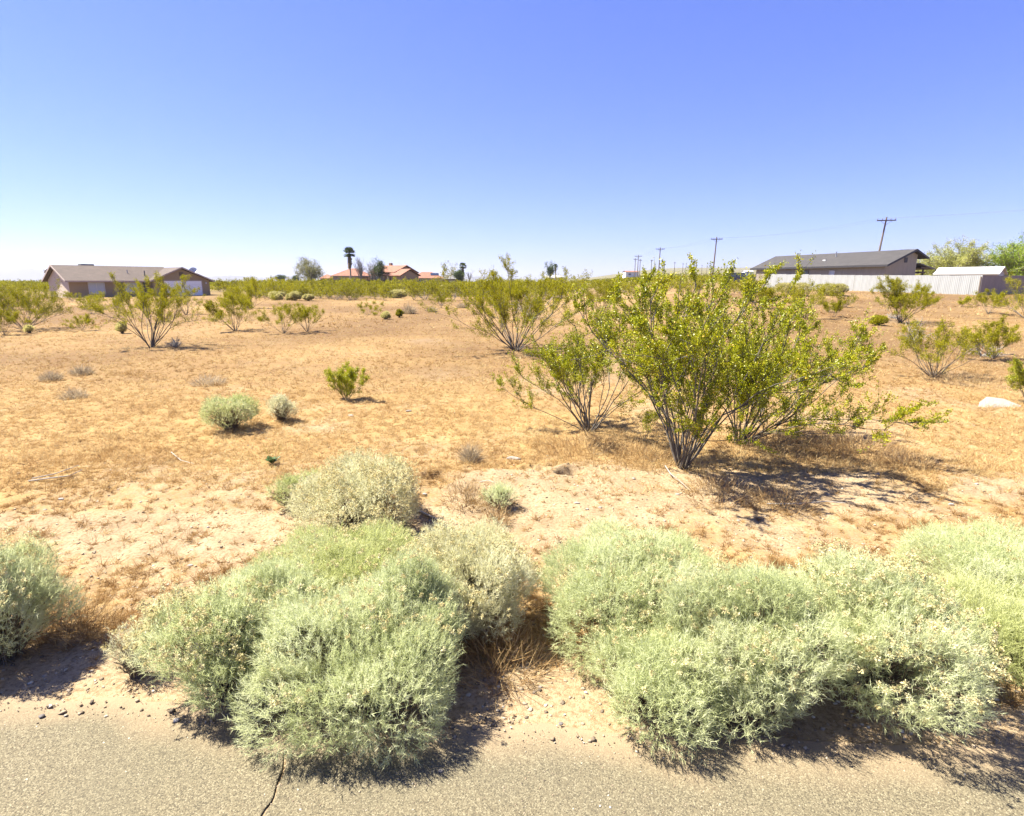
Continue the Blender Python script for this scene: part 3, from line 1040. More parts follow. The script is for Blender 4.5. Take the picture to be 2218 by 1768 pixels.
# the scrub that runs on to the horizon reads as one mass
def far_scrub():
    rs = np.random.default_rng(9)
    n = 6400
    y = np.exp(np.log(105) + (np.log(700) - np.log(105)) * rs.random(n))
    x = y * (-1.05 + 2.1 * rs.random(n))
    ok = np.ones(n, bool)
    for (fx, fy, fr) in FREE:
        ok &= (x - fx) ** 2 + (y - fy) ** 2 > fr * fr
    x = x[ok]; y = y[ok]; n = len(x)
    H = (1.0 + 1.1 * rs.random(n)) * np.where(x / y > .08, .5, 1.0); W = H * (.6 + .5 * rs.random(n))
    m = 34
    d = unit(rs.normal(size=(n, m, 3)))
    d[..., 2] = np.abs(d[..., 2])
    rr = .55 + .45 * rs.random((n, m, 1))
    P = np.stack([x, y, gh(x, y)], -1)[:, None] + d * rr * np.stack([W, W, H], -1)[:, None]
    C = P.reshape(-1, 3)
    D = unit(d.reshape(-1, 3) + rs.normal(size=C.shape) * .5 + np.array([0, 0, .4]))
    sz = np.repeat(.28 + y / 1400.0, m)
    v, q = kites(C - D * sz[:, None] * .5, D, sz, sz * .55, rs)
    t = np.repeat(np.clip(np.repeat(rs.random(n) * .6, m) + rs.random(n * m) * .4, 0, 1), 4)
    o = link('desert_scrub', np_mesh('desert_scrub', v, q, M['creosote_far'], {'tint': t}))
    tag(o, 'olive desert scrub running on to the horizon behind the houses', 'scrub', kind='stuff')


far_scrub()

# ------------------------------------------------------------------ dry grass and pebbles
def dry_grass():
    rs = np.random.default_rng(5)
    Vs = []; Fs = []; Ts = []; o = 0
    for (ya, yb, num, nb_, hl, wl) in [(2.9, 6.4, 8500, 34, .085, .0036), (6.4, 13, 24000, 18, .085, .0050), (13, 30, 22000, 9, .10, .010), (30, 75, 9000, 6, .15, .03)]:
        y = np.exp(np.log(ya) + (np.log(yb) - np.log(ya)) * rs.random(num))
        x = (rs.random(num) * 2 - 1) * (1.0 * y + .9)
        c, r, v = zones(x, y)
        cl = fbm(x, y, .35, 21, 2)
        p = smooth(c + .55 * (cl - .5), .22, .62) * (.95 if ya > 6 else .85) + .21
        off = y - (EDGE0 + EDGE1 * x)
        p = p * smooth(off, .15, .7)
        ok = rs.random(num) < p
        x = x[ok]; y = y[ok]; n = len(x); r = r[ok]
        z = gh(x, y) + gdetail(x, y)
        size = (.35 + 1.3 * rs.random(n) ** 2) * (.7 + .6 * fbm(x, y, 1.1, 27, 2))
        k = nb_
        C = np.stack([x, y, z - .004], -1)[:, None] + rs.normal(size=(n, k, 3)) * np.array([1, 1, 0]) * (.020 * size[:, None, None] * (1 + (ya > 13)))
        D = unit(rs.normal(size=(n, k, 3)) * np.array([.75, .75, .25]) + np.array([0, 0, .55]))
        L = hl * size[:, None] * (.5 + .9 * rs.random((n, k)))
        bv, bf = blades(C.reshape(-1, 3), D.reshape(-1, 3), L.ravel(), wl * (.7 + .8 * rs.random(n * k)), rs)
        base = rs.random(n) ** 1.3 * .55 + (.05 if ya < 6.2 else .10 + .50 * fbm(x, y, 2.2, 33, 3)) - .10 * r
        t = np.clip(np.repeat(base, k) + rs.random(n * k) * .35, 0, 1)
        Vs.append(bv); Fs.append(bf + o); Ts.append(np.repeat(t, 3)); o += len(bv)
    me = np_mesh('dry_grass', np.concatenate(Vs), np.concatenate(Fs), M['dry_grass'], {'tint': np.concatenate(Ts)})
    tag(link('dry_grass', me), 'low dry brown annual grass covering the whole field', 'grass', kind='stuff')


dry_grass()


def rock_verts(rs, n, sub=0):
    """n rough little stones as bipyramids with 5 sides: (n,12,3) and faces"""
    g = np.arange(5) * 2 * np.pi / 5
    ring = np.stack([np.cos(g), np.sin(g), 0 * g], -1)
    b = np.concatenate([ring * .95 + [0, 0, -.25], np.roll(ring, 0, 0) * .75 * np.array([1, 1, 0]) + [0, 0, .42], [[0, 0, -.6]], [[0, 0, .62]]])
    V = b[None] * (1 + .28 * rs.normal(size=(n, 12, 1)))
    f = []
    for i in range(5):
        j = (i + 1) % 5
        f += [(i, j, 5 + j), (i, 5 + j, 5 + i), (10, j, i), (11, 5 + i, 5 + j)]
    return V, np.array(f)


def scatter_stones(name, label, num, ya, yb, s0, s1, seed, where, cat):
    rs = np.random.default_rng(seed)
    y = np.exp(np.log(ya) + (np.log(yb) - np.log(ya)) * rs.random(num))
    x = (rs.random(num) * 2 - 1) * (1.0 * y + .9)
    off = y - (EDGE0 + EDGE1 * x)
    c, _, _ = zones(x, y)
    ok = (off < -.05) if where == 'road' else (off > -.15) & (rs.random(num) < (1.1 - c))
    x = x[ok]; y = y[ok]; n = len(x)
    V, f = rock_verts(rs, n)
    s = s0 + (s1 - s0) * rs.random(n) ** 3
    a = rs.random(n) * 6.28
    V = V * (s[:, None, None] * np.array([1, .8, .6]))
    R_ = np.stack([np.stack([np.cos(a), -np.sin(a)], -1), np.stack([np.sin(a), np.cos(a)], -1)], 1)
    V[..., :2] = np.einsum('nij,nkj->nki', R_, V[..., :2])
    z = np.where(y - (EDGE0 + EDGE1 * x) < 0, .017, gh(x, y) + gdetail(x, y))
    V = V + np.stack([x, y, z + s * .15], -1)[:, None]
    Fq = (f[None] + (np.arange(n) * 12)[:, None, None]).reshape(-1, 3)
    t = np.repeat(rs.random(n), 12)
    o = link(name, np_mesh(name, V.reshape(-1, 3), Fq, M['pebble'], {'tint': t}))
    tag(o, label, cat, kind='stuff')


scatter_stones('pebbles', 'small pale pebbles and clods strewn over the bare dirt', 15000, 2.6, 13, .004, .020, 41, 'dirt', 'pebbles')
scatter_stones('road_gravel', 'loose stone chips lying on the paved road shoulder', 5200, 1.75, 3.2, .002, .0075, 42, 'road', 'gravel')

# ------------------------------------------------------------------ building materials
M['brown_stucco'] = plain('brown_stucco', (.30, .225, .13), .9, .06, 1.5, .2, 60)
M['cream_and_sunlit_stucco'] = plain('cream_and_sunlit_stucco', (0.480, 0.400, 0.304), .9, .06, 1.5, .2, 60)  # cream for columns; on the brown house's gable end, sunlight put into colour
M['tan_trim'] = plain('tan_trim', (0.368, 0.296, 0.248), .7, .06)
M['garage_white'] = plain('garage_white', (.84, .84, .84), .6, .04)
M['white_frame'] = plain('white_frame', (0.555, 0.555, 0.540), .5, .04)
M['pink_stucco'] = plain('pink_stucco', (0.288, 0.184, 0.116), .9, .06, 1.0, .2, 50)
M['tan_wall'] = plain('tan_wall', (.40, .32, .25), .9, .06, 1.0)
M['grey_siding'] = plain('grey_siding', (.29, .265, .20), .85, .12, 2.0, stretch=(3, 3, .4))
M['fence_metal'] = plain('fence_metal', (0.273, 0.283, 0.277), .6, .12, 1.4, stretch=(2.5, 2.5, .25))
M['fence_tan'] = plain('fence_tan', (0.248, 0.208, 0.167), .7, .12, 1.4, stretch=(2.5, 2.5, .25))
M['dark_wood'] = plain('dark_wood', (.085, .055, .04), .85, .3, 4)
M['white_roof'] = plain('white_roof', (0.434, 0.422, 0.403), .6, .05, 2)
M['shed_wall'] = plain('shed_wall', (.36, .35, .35), .8, .1, 2)
M['pole_wood'] = plain('pole_wood', (0.158, 0.124, 0.094), .9, .25, 2, stretch=(6, 6, .6))
M['palm_trunk'] = plain('palm_trunk', (0.336, 0.262, 0.190), .9, .2, 3)
M['steel'] = plain('steel', (0.315, 0.315, 0.322), .45, .08, 4, metal=.6)
M['wire'] = plain('wire', (.10, .10, .11), .5, .05)
M['navy_paint'] = plain('navy_paint', (.012, .017, .05), .3, .1)
M['black_rubber'] = plain('black_rubber', (.02, .02, .02), .9, .1)
M['solar'] = plain('solar', (.02, .025, .045), .25, .1)
M['dark_gap'] = plain('dark_interior', (.03, .028, .03), .6, .1)


def glassmat(name, col, rough=.08):
    m, nt, b = new_mat(name)
    b.inputs['Base Color'].default_value = (*col, 1)
    b.inputs['Roughness'].default_value = rough
    b.inputs['Specular IOR Level'].default_value = .6
    return m


M['glass'] = glassmat('window_glass', (.05, .065, .07))
M['curtain_glass'] = glassmat('curtained_glass', (.42, .46, .48), .3)


def shingle(name, c1, c2, row, tile):
    """roof covering: rows of shingles as fine relief and colour"""
    m, nt, b = new_mat(name)
    tc = N(nt, 'ShaderNodeTexCoord')
    mp = N(nt, 'ShaderNodeMapping')
    nt.links.new(tc.outputs['Object'], mp.inputs[0])
    br = N(nt, 'ShaderNodeTexBrick', Scale=1.0)
    br.inputs['Color1'].default_value = (*c1, 1)
    br.inputs['Color2'].default_value = (*c2, 1)
    br.inputs['Mortar'].default_value = (*[q * .6 for q in c1], 1)
    br.inputs['Mortar Size'].default_value = .008
    br.inputs['Brick Width'].default_value = tile
    br.inputs['Row Height'].default_value = row
    nt.links.new(mp.outputs[0], br.inputs['Vector'])
    n = N(nt, 'ShaderNodeTexNoise', Scale=1.3, Detail=5.0)
    nt.links.new(tc.outputs['Object'], n.inputs['Vector'])
    r = ramp(nt, [(.3, (.82, .82, .82)), (.7, (1.12, 1.12, 1.12))])
    nt.links.new(n.outputs[0], r.inputs[0])
    nt.links.new(mixc(nt, 1.0, br.outputs[0], r.outputs[0], 'MULTIPLY'), b.inputs['Base Color'])
    b.inputs['Roughness'].default_value = .9
    return m


M['brown_shingle'] = shingle('brown_shingle', (0.076, 0.055, 0.043), (0.090, 0.065, 0.051), .14, .3)
M['dark_shingle'] = shingle('dark_shingle', (0.039, 0.036, 0.035), (0.048, 0.044, 0.042), .14, .3)
M['clay_tile'] = shingle('clay_tile', (0.218, 0.088, 0.051), (0.258, 0.122, 0.075), .33, .25)
M['grey_shingle'] = shingle('grey_shingle', (0.112, 0.112, 0.105), (0.140, 0.133, 0.126), .14, .3)


def window(parent, x0, x1, z0, z1, y, mat='glass', frame='white_frame', mull=1, side=None):
    """framed window standing proud of a wall at local y (facing -y)"""
    w = G()
    t = .07
    for a in ((x0, x1, z0 - t, z0), (x0, x1, z1, z1 + t), (x0 - t, x0, z0 - t, z1 + t), (x1, x1 + t, z0 - t, z1 + t)):
        w.box(a[0], a[1], y - .06, y - .002, a[2], a[3])
    for i in range(mull):
        xm = x0 + (x1 - x0) * (i + 1) / (mull + 1)
        w.box(xm - .03, xm + .03, y - .05, y - .004, z0, z1)
    f = w.build('window', M[frame], parent)
    for i in range(mull + 1):
        xa = x0 + (x1 - x0) * i / (mull + 1); xb = x0 + (x1 - x0) * (i + 1) / (mull + 1)
        G().box(xa + .03, xb - .03, y - .025, y - .003, z0, z1).build('pane', M[mat], f)
    return f


def roof_gable_x(x0, x1, y0, yr, y1, z0, zr, z1, th=.14):
    """gable roof, ridge along x"""
    g = G()
    g.slab([(x0, y0, z0), (x1, y0, z0), (x1, yr, zr), (x0, yr, zr)], th)
    g.slab([(x0, yr, zr + .002), (x1, yr, zr + .002), (x1, y1, z1), (x0, y1, z1)], th)
    return g


# ------------------------------------------------------------------ brown ranch house at left
hx, hy = far_at(148, 75)
LT = math.radians(52)
lh = thing('ranch_house', 'low brown ranch house with white garage door at left', 'house', (hx, hy, gz(hx, hy) - .05), LT)
w = G()
w.box(0, 9.7, 0, 9, -.4, 2.42)
w.prism([(0, 0, 2.42), (0, 9, 2.42), (0, 4.5, 4.22)], (9.7, 0, 0))
w.build('wall', M['brown_stucco'], lh)
g = G(); g.prism([(-.012, 0, -.4), (-.012, 9, -.4), (-.012, 9, 2.42), (-.012, 4.5, 4.22), (-.012, 0, 2.42)], (.01, 0, 0))  # thin panel over the brown end wall, paler to paint in the sun
g.build('end_wall', M['cream_and_sunlit_stucco'], lh)['label'] = 'gable end wall with its sunlight put into the cream colour'
w = G()
w.box(9.7, 17.6, -1.4, 9, -.4, 2.42)
w.prism([(9.7, -1.4, 2.42), (17.6, -1.4, 2.42), (13.65, -1.4, 4.05)], (0, 8, 0))
w.build('garage_wall', M['brown_stucco'], lh)
r = roof_gable_x(-.55, 13.6, -.75, 4.5, 9.75, 2.30, 4.42, 2.30)
rf = r.build('roof', M['brown_shingle'], lh)
g = G()
g.slab([(9.15, -1.95, 2.30), (13.65, -1.95, 4.30), (13.65, 6.0, 4.30), (9.15, 6.0, 2.30)], .14)
g.slab([(13.65, -1.95, 4.302), (18.15, -1.95, 2.30), (18.15, 9.6, 2.30), (13.65, 9.6, 4.302)], .14)
gr = g.build('garage_roof', M['brown_shingle'], lh)
g = G()
g.prism([(9.12, -1.985, 2.12), (9.12, -1.985, 2.33), (13.65, -1.985, 4.335), (18.18, -1.985, 2.33), (18.18, -1.985, 2.12), (13.65, -1.985, 4.12)], (0, .032, 0))
g.build('fascia', M['tan_trim'], gr)
g = G()
g.box(-.55, 9.1, -.79, -.755, 2.10, 2.31)
g.prism([(-.59, -.79, 2.10), (-.59, -.79, 2.33), (-.59, 4.5, 4.46), (-.59, 9.8, 2.33), (-.59, 9.8, 2.10), (-.59, 4.5, 4.22)], (.035, 0, 0))
g.build('fascia', M['tan_trim'], rf)
g = G(); g.tube([(5.3 + 2.4, 1.9, 3.2), (7.7, 1.9, 3.85)], .06, 8); g.build('vent_pipe', M['steel'], rf)
g = G(); g.tube([(9.6, 1.0, 2.9), (9.6, 1.0, 3.75)], .08, 8); g.build('vent_pipe', M['wire'], rf)
g = G(); g.box(3.0, 4.6, 4.8, 6.0, 4.1, 4.62); g.build('roof_cooler', M['grey_shingle'], rf)
gd = G()
for i in range(4):
    gd.box(11.15, 16.4, -1.46 - .004 * (i % 2), -1.403, .02 + i * .565, .575 + i * .565)
dr = gd.build('garage_door', M['garage_white'], lh)
gdt = G()
for a in ((11.02, 11.15, .0, 2.42), (16.4, 16.53, .0, 2.42), (11.02, 16.53, 2.29, 2.42)):
    gdt.box(a[0], a[1], -1.475, -1.402, a[2], a[3])
gdt.build('door_frame', M['tan_trim'], dr)
window(lh, 2.2, 4.0, .55, 2.0, 0, 'curtain_glass')
window(lh, 6.6, 8.6, .75, 2.0, 0, 'curtain_glass')
for xx in (5.75, 8.85):
    G().box(xx, xx + .65, -.05, -.002, .7, 2.08).build('shutter', M['dark_gap'], lh)
g = G()
for i in range(5):
    g.box(13.35, 13.95, -1.44, -1.402, 3.05 + i * .11, 3.12 + i * .11)
g.build('gable_vent', M['dark_wood'], lh)
for xx in (10.3, 17.0):
    G().box(xx, xx + .16, -1.56, -1.402, 1.85, 2.1).build('wall_lamp', M['white_frame'], lh)
G().box(9.72, 10.62, -.06, -.004, .0, 2.05) if False else None


def dish(parent_label, loc, r, aim, mast, name='satellite_dish'):
    t = thing(name, parent_label, 'satellite dish', loc)
    bowl = G()
    aim = Vector(aim).normalized()
    a = aim.cross(Vector((0, 0, 1))).normalized(); b_ = a.cross(aim)
    c = Vector((0, 0, mast))
    n = 18; rings = 5
    vs_ = []
    for i in range(rings + 1):
        q = i / rings
        for k in range(n):
            an = 2 * math.pi * k / n
            vs_.append(c + (a * math.cos(an) + b_ * math.sin(an)) * r * q + aim * (r * .32 * q * q))
    fs = [(i * n + k, i * n + (k + 1) % n, (i + 1) * n + (k + 1) % n, (i + 1) * n + k) for i in range(rings) for k in range(n)]
    bowl.poly(vs_, fs)
    ob = bowl.build('bowl', M['white_frame'], t)
    md = ob.modifiers.new('thickness', 'SOLIDIFY'); md.thickness = .03
    G().tube([(0, 0, 0), (0, 0, mast * .8), tuple(c - aim * .06)], .035, 6).build('mast', M['steel'], t)
    G().tube([tuple(c - b_ * r * .9 + aim * .25 * r), tuple(c + aim * r * .9)], .02, 6).build('feed_arm', M['steel'], t)
    G().box(*(lambda p: (p.x - .06, p.x + .06, p.y - .06, p.y + .06, p.z - .06, p.z + .06))(c + aim * r * .9)).build('feed_horn', M['steel'], t)
    return t


def lw(t, x, y, z):
    """local building point to world"""
    e = t.rotation_euler[2]
    return (t.location[0] + x * math.cos(e) - y * math.sin(e), t.location[1] + x * math.sin(e) + y * math.cos(e), t.location[2] + z)


p = lw(lh, 17.6, 3.6, 2.30)
dish('large pale satellite dish at the right end of the brown house roof', p, .62, (.35, -.75, .55), 1.5)
p = lw(lh, -.3, 7.6, 3.05)
dish('small dark satellite dish at the left rear of the brown house roof', p, .36, (-.8, -.2, .5), .55)

# ------------------------------------------------------------------ grey house behind the metal fence at right
RT = math.radians(-67.4)
rx, ry = 33.97, 80 / cp
HZ = 1.55
rh = thing('grey_house', 'long grey house with dark shingle roof behind the metal fence', 'house', (rx, ry, HZ), RT)
LEN = 18.9
w = G()
w.box(.3, LEN, .45, 5.6, -.6, 2.72)
w.prism([(.3, .45, 2.72), (.3, 5.6, 2.72), (.3, 5.6, 4.02), (.3, 4.5, 4.42), (.3, .45, 2.86)], (LEN - .3, 0, 0))
w.build('wall', M['grey_siding'], rh)
r = roof_gable_x(-.35, LEN + .55, -.05, 4.5, 6.8, 2.87, 4.62, 3.70, .12)
rf = r.build('roof', M['dark_shingle'], rh)
g = G()
g.prism([(LEN + .555, -.07, 2.66), (LEN + .555, -.07, 2.90), (LEN + .555, 4.5, 4.65), (LEN + .555, 6.85, 3.72), (LEN + .555, 6.85, 3.5), (LEN + .555, 4.5, 4.42)], (.03, 0, 0))
g.box(-.35, LEN + .55, -.095, -.055, 2.66, 2.89)
g.build('fascia', M['dark_gap'], rf)
window(rh, 7.3, 8.9, 1.55, 2.35, .45, 'glass', 'dark_wood', 1)
window(rh, 12.0, 12.6, 1.45, 2.3, .45, 'curtain_glass', 'white_frame', 0)
G().tube([(10.4, 3.2, 4.0), (10.4, 3.2, 4.75)], .07, 8).build('vent_pipe', M['steel'], rf)
G().box(9.6, 10.0, 1.9, 2.2, 3.5, 3.75).build('roof_vent', M['white_frame'], rf)
g = G()
g.box(LEN + .002, LEN + .05, 3.4, 3.9, 3.15, 3.7)
g.build('gable_vent', M['dark_gap'], rh)
# dark porch with stacked eaves behind its right end
px, py, pz = lw(rh, LEN - 1.0, 7.6, 0)
pc = thing('porch', 'dark wooden porch behind the right end of the grey house', 'porch', (px, py, HZ), RT)
for i in range(4):
    G().box(-1.4, .6, -.6 + .15 * (i % 2), .5, .9 + i * .55, 1.08 + i * .55).build('beam', M['dark_wood'], pc)
for xx in (-1.3, .4):
    G().box(xx, xx + .14, .1, .24, -.6, 2.6).build('post', M['dark_wood'], pc)
G().slab([(-1.6, -1.0, 3.15), (.8, -1.0, 3.15), (.8, 1.9, 2.55), (-1.6, 1.9, 2.55)], .12).build('roof', M['grey_shingle'], pc)
cl_ = thing('evaporative_cooler', 'dark box cooler on the back roof slope of the grey house', 'cooler', lw(rh, LEN - 1.6, 6.0, 3.95), RT)
G().box(-.5, .5, -.45, .45, -.15, .75).build('cabinet', M['dark_gap'], cl_)
for q in range(4):
    G().box(-.45, .45, -.475, -.452, -.02 + q * .18, .10 + q * .18).build('louvre', M['dark_wood'], cl_)

# ------------------------------------------------------------------ corrugated metal fence
fr_x, fr_y = far_at(2126, 48)
fl_x, fl_y = far_at(1637, 76)
fence = thing('metal_fence', 'pale corrugated metal fence around the grey house yard', 'fence', (fl_x, fl_y, 0))


def fence_run(ax, ay, bx, by, h0, h1, mats):
    L = math.hypot(bx - ax, by - ay)
    n = int(round(L / .95))
    ang = math.atan2(by - ay, bx - ax)
    rs = np.random.default_rng(int(L * 10))
    for i in range(n):
        t0 = i / n; t1 = (i + 1) / n
        x = ax + (bx - ax) * t0; y = ay + (by - ay) * t0
        z = float(gh(x, y))
        h = h0 + (h1 - h0) * t0 + rs.normal() * .015
        wd = L / n
        k = 25
        s_ = np.linspace(0, wd * .998, k)
        off = .009 * np.where((np.arange(k) // 2) % 2 == 0, 1, -1) + rs.normal() * .008
        g = G()
        vs_ = [(float(a), float(o), -.1) for a, o in zip(s_, off)] + [(float(a), float(o), h) for a, o in zip(s_, off)]
        g.poly(vs_, [(j, j + 1, k + j + 1, k + j) for j in range(k - 1)])
        ob = g.build('panel', M[mats[0] if t0 < mats[2] else mats[1]], fence)
        md = ob.modifiers.new('thickness', 'SOLIDIFY'); md.thickness = .012
        ob.location = (x - fl_x, y - fl_y, z)
        ob.rotation_euler = (rs.normal() * .006, 0, ang)
        if i % 3 == 0:
            pst = G().box(-.04, .04, .06, .14, -.2, h - .08).build('post', M['pole_wood'], fence)
            pst.location = (x - fl_x, y - fl_y, z); pst.rotation_euler = (0, 0, ang)


fence_run(fl_x, fl_y, fr_x, fr_y, 1.72, 1.62, ('fence_tan', 'fence_metal', .06))
bx_, by_ = fr_x + 13 * .923, fr_y + 13 * .384
fence_run(fr_x, fr_y, bx_, by_, 1.62, 1.6, ('fence_metal', 'fence_tan', 0.0))

# white-roofed shed in the yard
sx, sy = far_at(2024, 66)
sh_ = thing('shed', 'small shed with a bright white roof behind the fence corner', 'shed', (sx, sy, 1.55), math.radians(-50))
w = G(); w.box(0, 5.6, 0, 3.6, -.5, 1.95); w.prism([(0, 0, 1.95), (0, 3.6, 1.95), (0, 1.8, 2.55)], (5.6, 0, 0)); w.build('wall', M['shed_wall'], sh_)
roof_gable_x(-.25, 5.85, -.3, 1.8, 3.9, 1.90, 2.68, 1.90, .08).build('roof', M['white_roof'], sh_)
for (ya, yb) in ((.8, 1.5), (1.7, 2.4)):
    G().box(5.602, 5.64, ya, yb, 1.15, 1.75).build('window', M['glass'], sh_)
# ------------------------------------------------------------------ dark pickup beside the fence
tx, ty = far_at(1607, 84)
trk = thing('pickup_truck', 'dark navy pickup truck parked at the left end of the fence', 'truck', (tx, ty, float(gh(tx, ty))), math.radians(-28))
g = G()
g.prism([(-2.6, -.95, .45), (2.6, -.95, .45), (2.6, -.95, 1.15), (1.2, -.95, 1.2), (.7, -.95, 1.22), (-2.6, -.95, 1.15)][::-1], (0, 1.9, 0))
bd = g.build('body', M['navy_paint'], trk)
g = G(); g.prism([(-2.55 + .2, -.85, 1.22), (.75, -.85, 1.22), (.3, -.85, 1.85), (-2.1, -.85, 1.85)][::-1], (0, 1.7, 0)); g.build('cab', M['navy_paint'], trk)
for ys_ in (-.865, .852):
    G().prism([(-2.1, ys_, 1.28), (-.8, ys_, 1.28), (-.8, ys_, 1.75), (-1.95, ys_, 1.75)], (0, .012, 0)).build('window', M['glass'], trk)
    G().prism([(-.65, ys_, 1.28), (.5, ys_, 1.28), (.2, ys_, 1.75), (-.65, ys_, 1.75)], (0, .012, 0)).build('window', M['glass'], trk)
for wx in (-1.7, 1.65):
    for wy in (-.93, .70):
        tr_ = G().tube([(wx, wy, .38), (wx, wy + .24, .38)], .38, 18).build('wheel', M['black_rubber'], trk)
        G().tube([(wx, wy - .012, .38), (wx, wy + .252, .38)], .2, 12).build('rim', M['steel'], tr_)
G().box(2.58, 2.70, -.9, .9, .45, .65).build('bumper', M['steel'], trk)
for yy in (-.8, .55):
    G().box(2.602, 2.63, yy, yy + .25, .85, 1.0).build('headlight', M['curtain_glass'], trk)

# ------------------------------------------------------------------ pink houses far off
def hip_roof(x0, x1, y0, y1, z0, zr, in_):
    ym = (y0 + y1) / 2
    a, b_, c, d = (x0, y0, z0), (x1, y0, z0), (x1, y1, z0), (x0, y1, z0)
    e, f = (x0 + in_, ym, zr), (x1 - in_, ym, zr)
    g = G()
    g.poly([a, b_, c, d, e, f], [(0, 1, 5, 4), (1, 2, 5), (2, 3, 4, 5), (3, 0, 4), (3, 2, 1, 0)])
    return g


ax, ay = far_at(722, 150)
h1 = thing('hip_roof_house', 'pinkish house with a wide red hipped roof behind the palm', 'house', (ax, ay, 1.5), math.radians(8))
G().box(0, 9.6, 0, 8, -.4, 2.75).build('wall', M['tan_wall'], h1)
hr = hip_roof(-.6, 10.2, -.6, 8.6, 2.72, 4.75, 4.6).build('roof', M['clay_tile'], h1)
G().box(-.62, 10.22, -.63, -.603, 2.55, 2.74).build('fascia', M['tan_trim'], hr)
for xa in (1.2, 4.0):
    window(h1, xa, xa + 1.4, .9, 2.1, 0, 'glass', 'white_frame', 1)
G().box(6.4, 9.3, -2.2, -.05, 2.3, 2.5).build('patio_cover', M['dark_wood'], h1)
for xa in (6.5, 9.1):
    G().box(xa, xa + .12, -2.1, -1.98, -.4, 2.3).build('post', M['dark_wood'], h1)

ax, ay = far_at(806, 147)
P2T = math.radians(-32)
h2 = thing('pink_house', 'tall pink stucco house with tiled gable and columned entry', 'house', (ax, ay, 1.5), P2T)
w = G(); w.box(0, 8.2, 0, 8, -.4, 3.6); w.prism([(0, 0, 3.6), (0, 8, 3.6), (0, 4, 5.0)], (8.2, 0, 0)); w.build('wall', M['pink_stucco'], h2)
r2 = roof_gable_x(-.4, 8.7, -.6, 4, 8.6, 3.55, 5.35, 3.55, .16).build('roof', M['clay_tile'], h2)
G().box(2.0, 2.7, 4.4, 5.1, 4.8, 6.0).build('chimney', M['pink_stucco'], r2)
w = G(); w.box(8.21, 11.6, -1.6, 5.0, -.4, 2.6); w.prism([(9.4, -1.6, 2.6), (9.4, 5.0, 2.6), (9.4, 1.7, 3.9)], (2.2, 0, 0)); w.build('entry_wall', M['pink_stucco'], h2)
roof_gable_x(7.4, 12.0, -2.2, 1.7, 5.5, 2.7, 4.35, 2.75, .15).build('entry_roof', M['clay_tile'], h2)
for xa in (5.6, 7.2):
    G().box(xa, xa + .5, -1.9, -1.4, -.4, 2.55).build('column', M['cream_and_sunlit_stucco'], h2)
G().slab([(5.2, -2.2, 2.75), (8.2, -2.2, 2.75), (8.2, 0, 3.2), (5.2, 0, 3.2)], .15).build('porch_roof', M['clay_tile'], h2)
G().box(6.3, 7.2, -.05, -.002, -.1, 2.1).build('door', M['dark_wood'], h2)
window(h2, 1.2, 2.6, 1.0, 2.4, 0, 'glass', 'white_frame', 1)
window(h2, 3.4, 4.6, 1.0, 2.4, 0, 'glass', 'white_frame', 1)
G().box(11.603, 11.64, .9, 2.4, .8, 2.0).build('window', M['glass'], h2)

ax, ay = far_at(893, 156)
h3 = thing('tiled_house', 'lower red tiled house with dark solar panels right of the pink house', 'house', (ax, ay, 1.4), math.radians(12))
G().box(0, 8.4, 0, 7, -.4, 2.3).build('wall', M['tan_wall'], h3)
r3 = hip_roof(-.5, 9.0, -.5, 7.5, 2.28, 4.0, 3.4).build('roof', M['clay_tile'], h3)
sp_ = thing('solar_panel', 'dark solar panels on the lower red tiled roof', 'solar panel', lw(h3, 5.2, 1.2, 3.05), math.radians(12))
for i in range(3):
    ob = G().box(i * .78, i * .78 + .75, 0, 1.5, 0, .05).build('panel', M['solar'], sp_)
    ob.rotation_euler = (math.radians(24), 0, 0)
G().box(5.6, 6.7, -.05, -.002, -.1, 1.9).build('door', M['white_frame'], h3)
window(h3, 1.6, 3.0, .8, 1.9, 0, 'glass', 'white_frame', 1)

ax, ay = far_at(958, 190)
h4 = thing('far_house', 'distant low house with grey roof and white garage door', 'house', (ax, ay, 1.4), math.radians(5))
G().box(0, 7.2, 0, 7, -.4, 2.2).build('wall', M['pink_stucco'], h4)
roof_gable_x(-.4, 7.6, -.5, 3.5, 7.5, 2.25, 3.5, 2.25, .15).build('roof', M['grey_shingle'], h4)
G().box(2.2, 4.2, -.06, -.003, -.1, 1.75).build('garage_door', M['white_frame'], h4)
window(h4, 5.2, 6.4, .7, 1.7, 0, 'glass', 'white_frame', 1)

ax, ay = far_at(694, 152)
h5 = thing('red_roof_house', 'small red roofed house peeking out behind the big grey green tree', 'house', (ax, ay, 1.5), math.radians(10))
G().box(0, 3.2, 0, 5, -.4, 2.1).build('wall', M['tan_wall'], h5)
hip_roof(-.4, 3.6, -.4, 5.4, 2.08, 3.2, 1.8).build('roof', M['clay_tile'], h5)

fx0, fy0 = far_at(692, 141)
wf = thing('wooden_fence', 'dark brown board fence in front of the red roofed houses', 'fence', (fx0, fy0, float(gh(fx0, fy0))), math.radians(4))
bw = .28
bme = G().box(0, bw * .97, 0, .03, -.2, 1.65)
b0 = bme.build('board', M['dark_wood'], wf)
for i in range(1, 60):
    c = b0.copy(); COL.objects.link(c); c.parent = wf; c.location = (i * bw, .004 * (i % 2), .02 * math.sin(i * 2.3))
for i in range(0, 60, 8):
    G().box(i * bw - .05, i * bw + .05, .04, .14, -.2, 1.7).build('post', M['dark_wood'], wf)

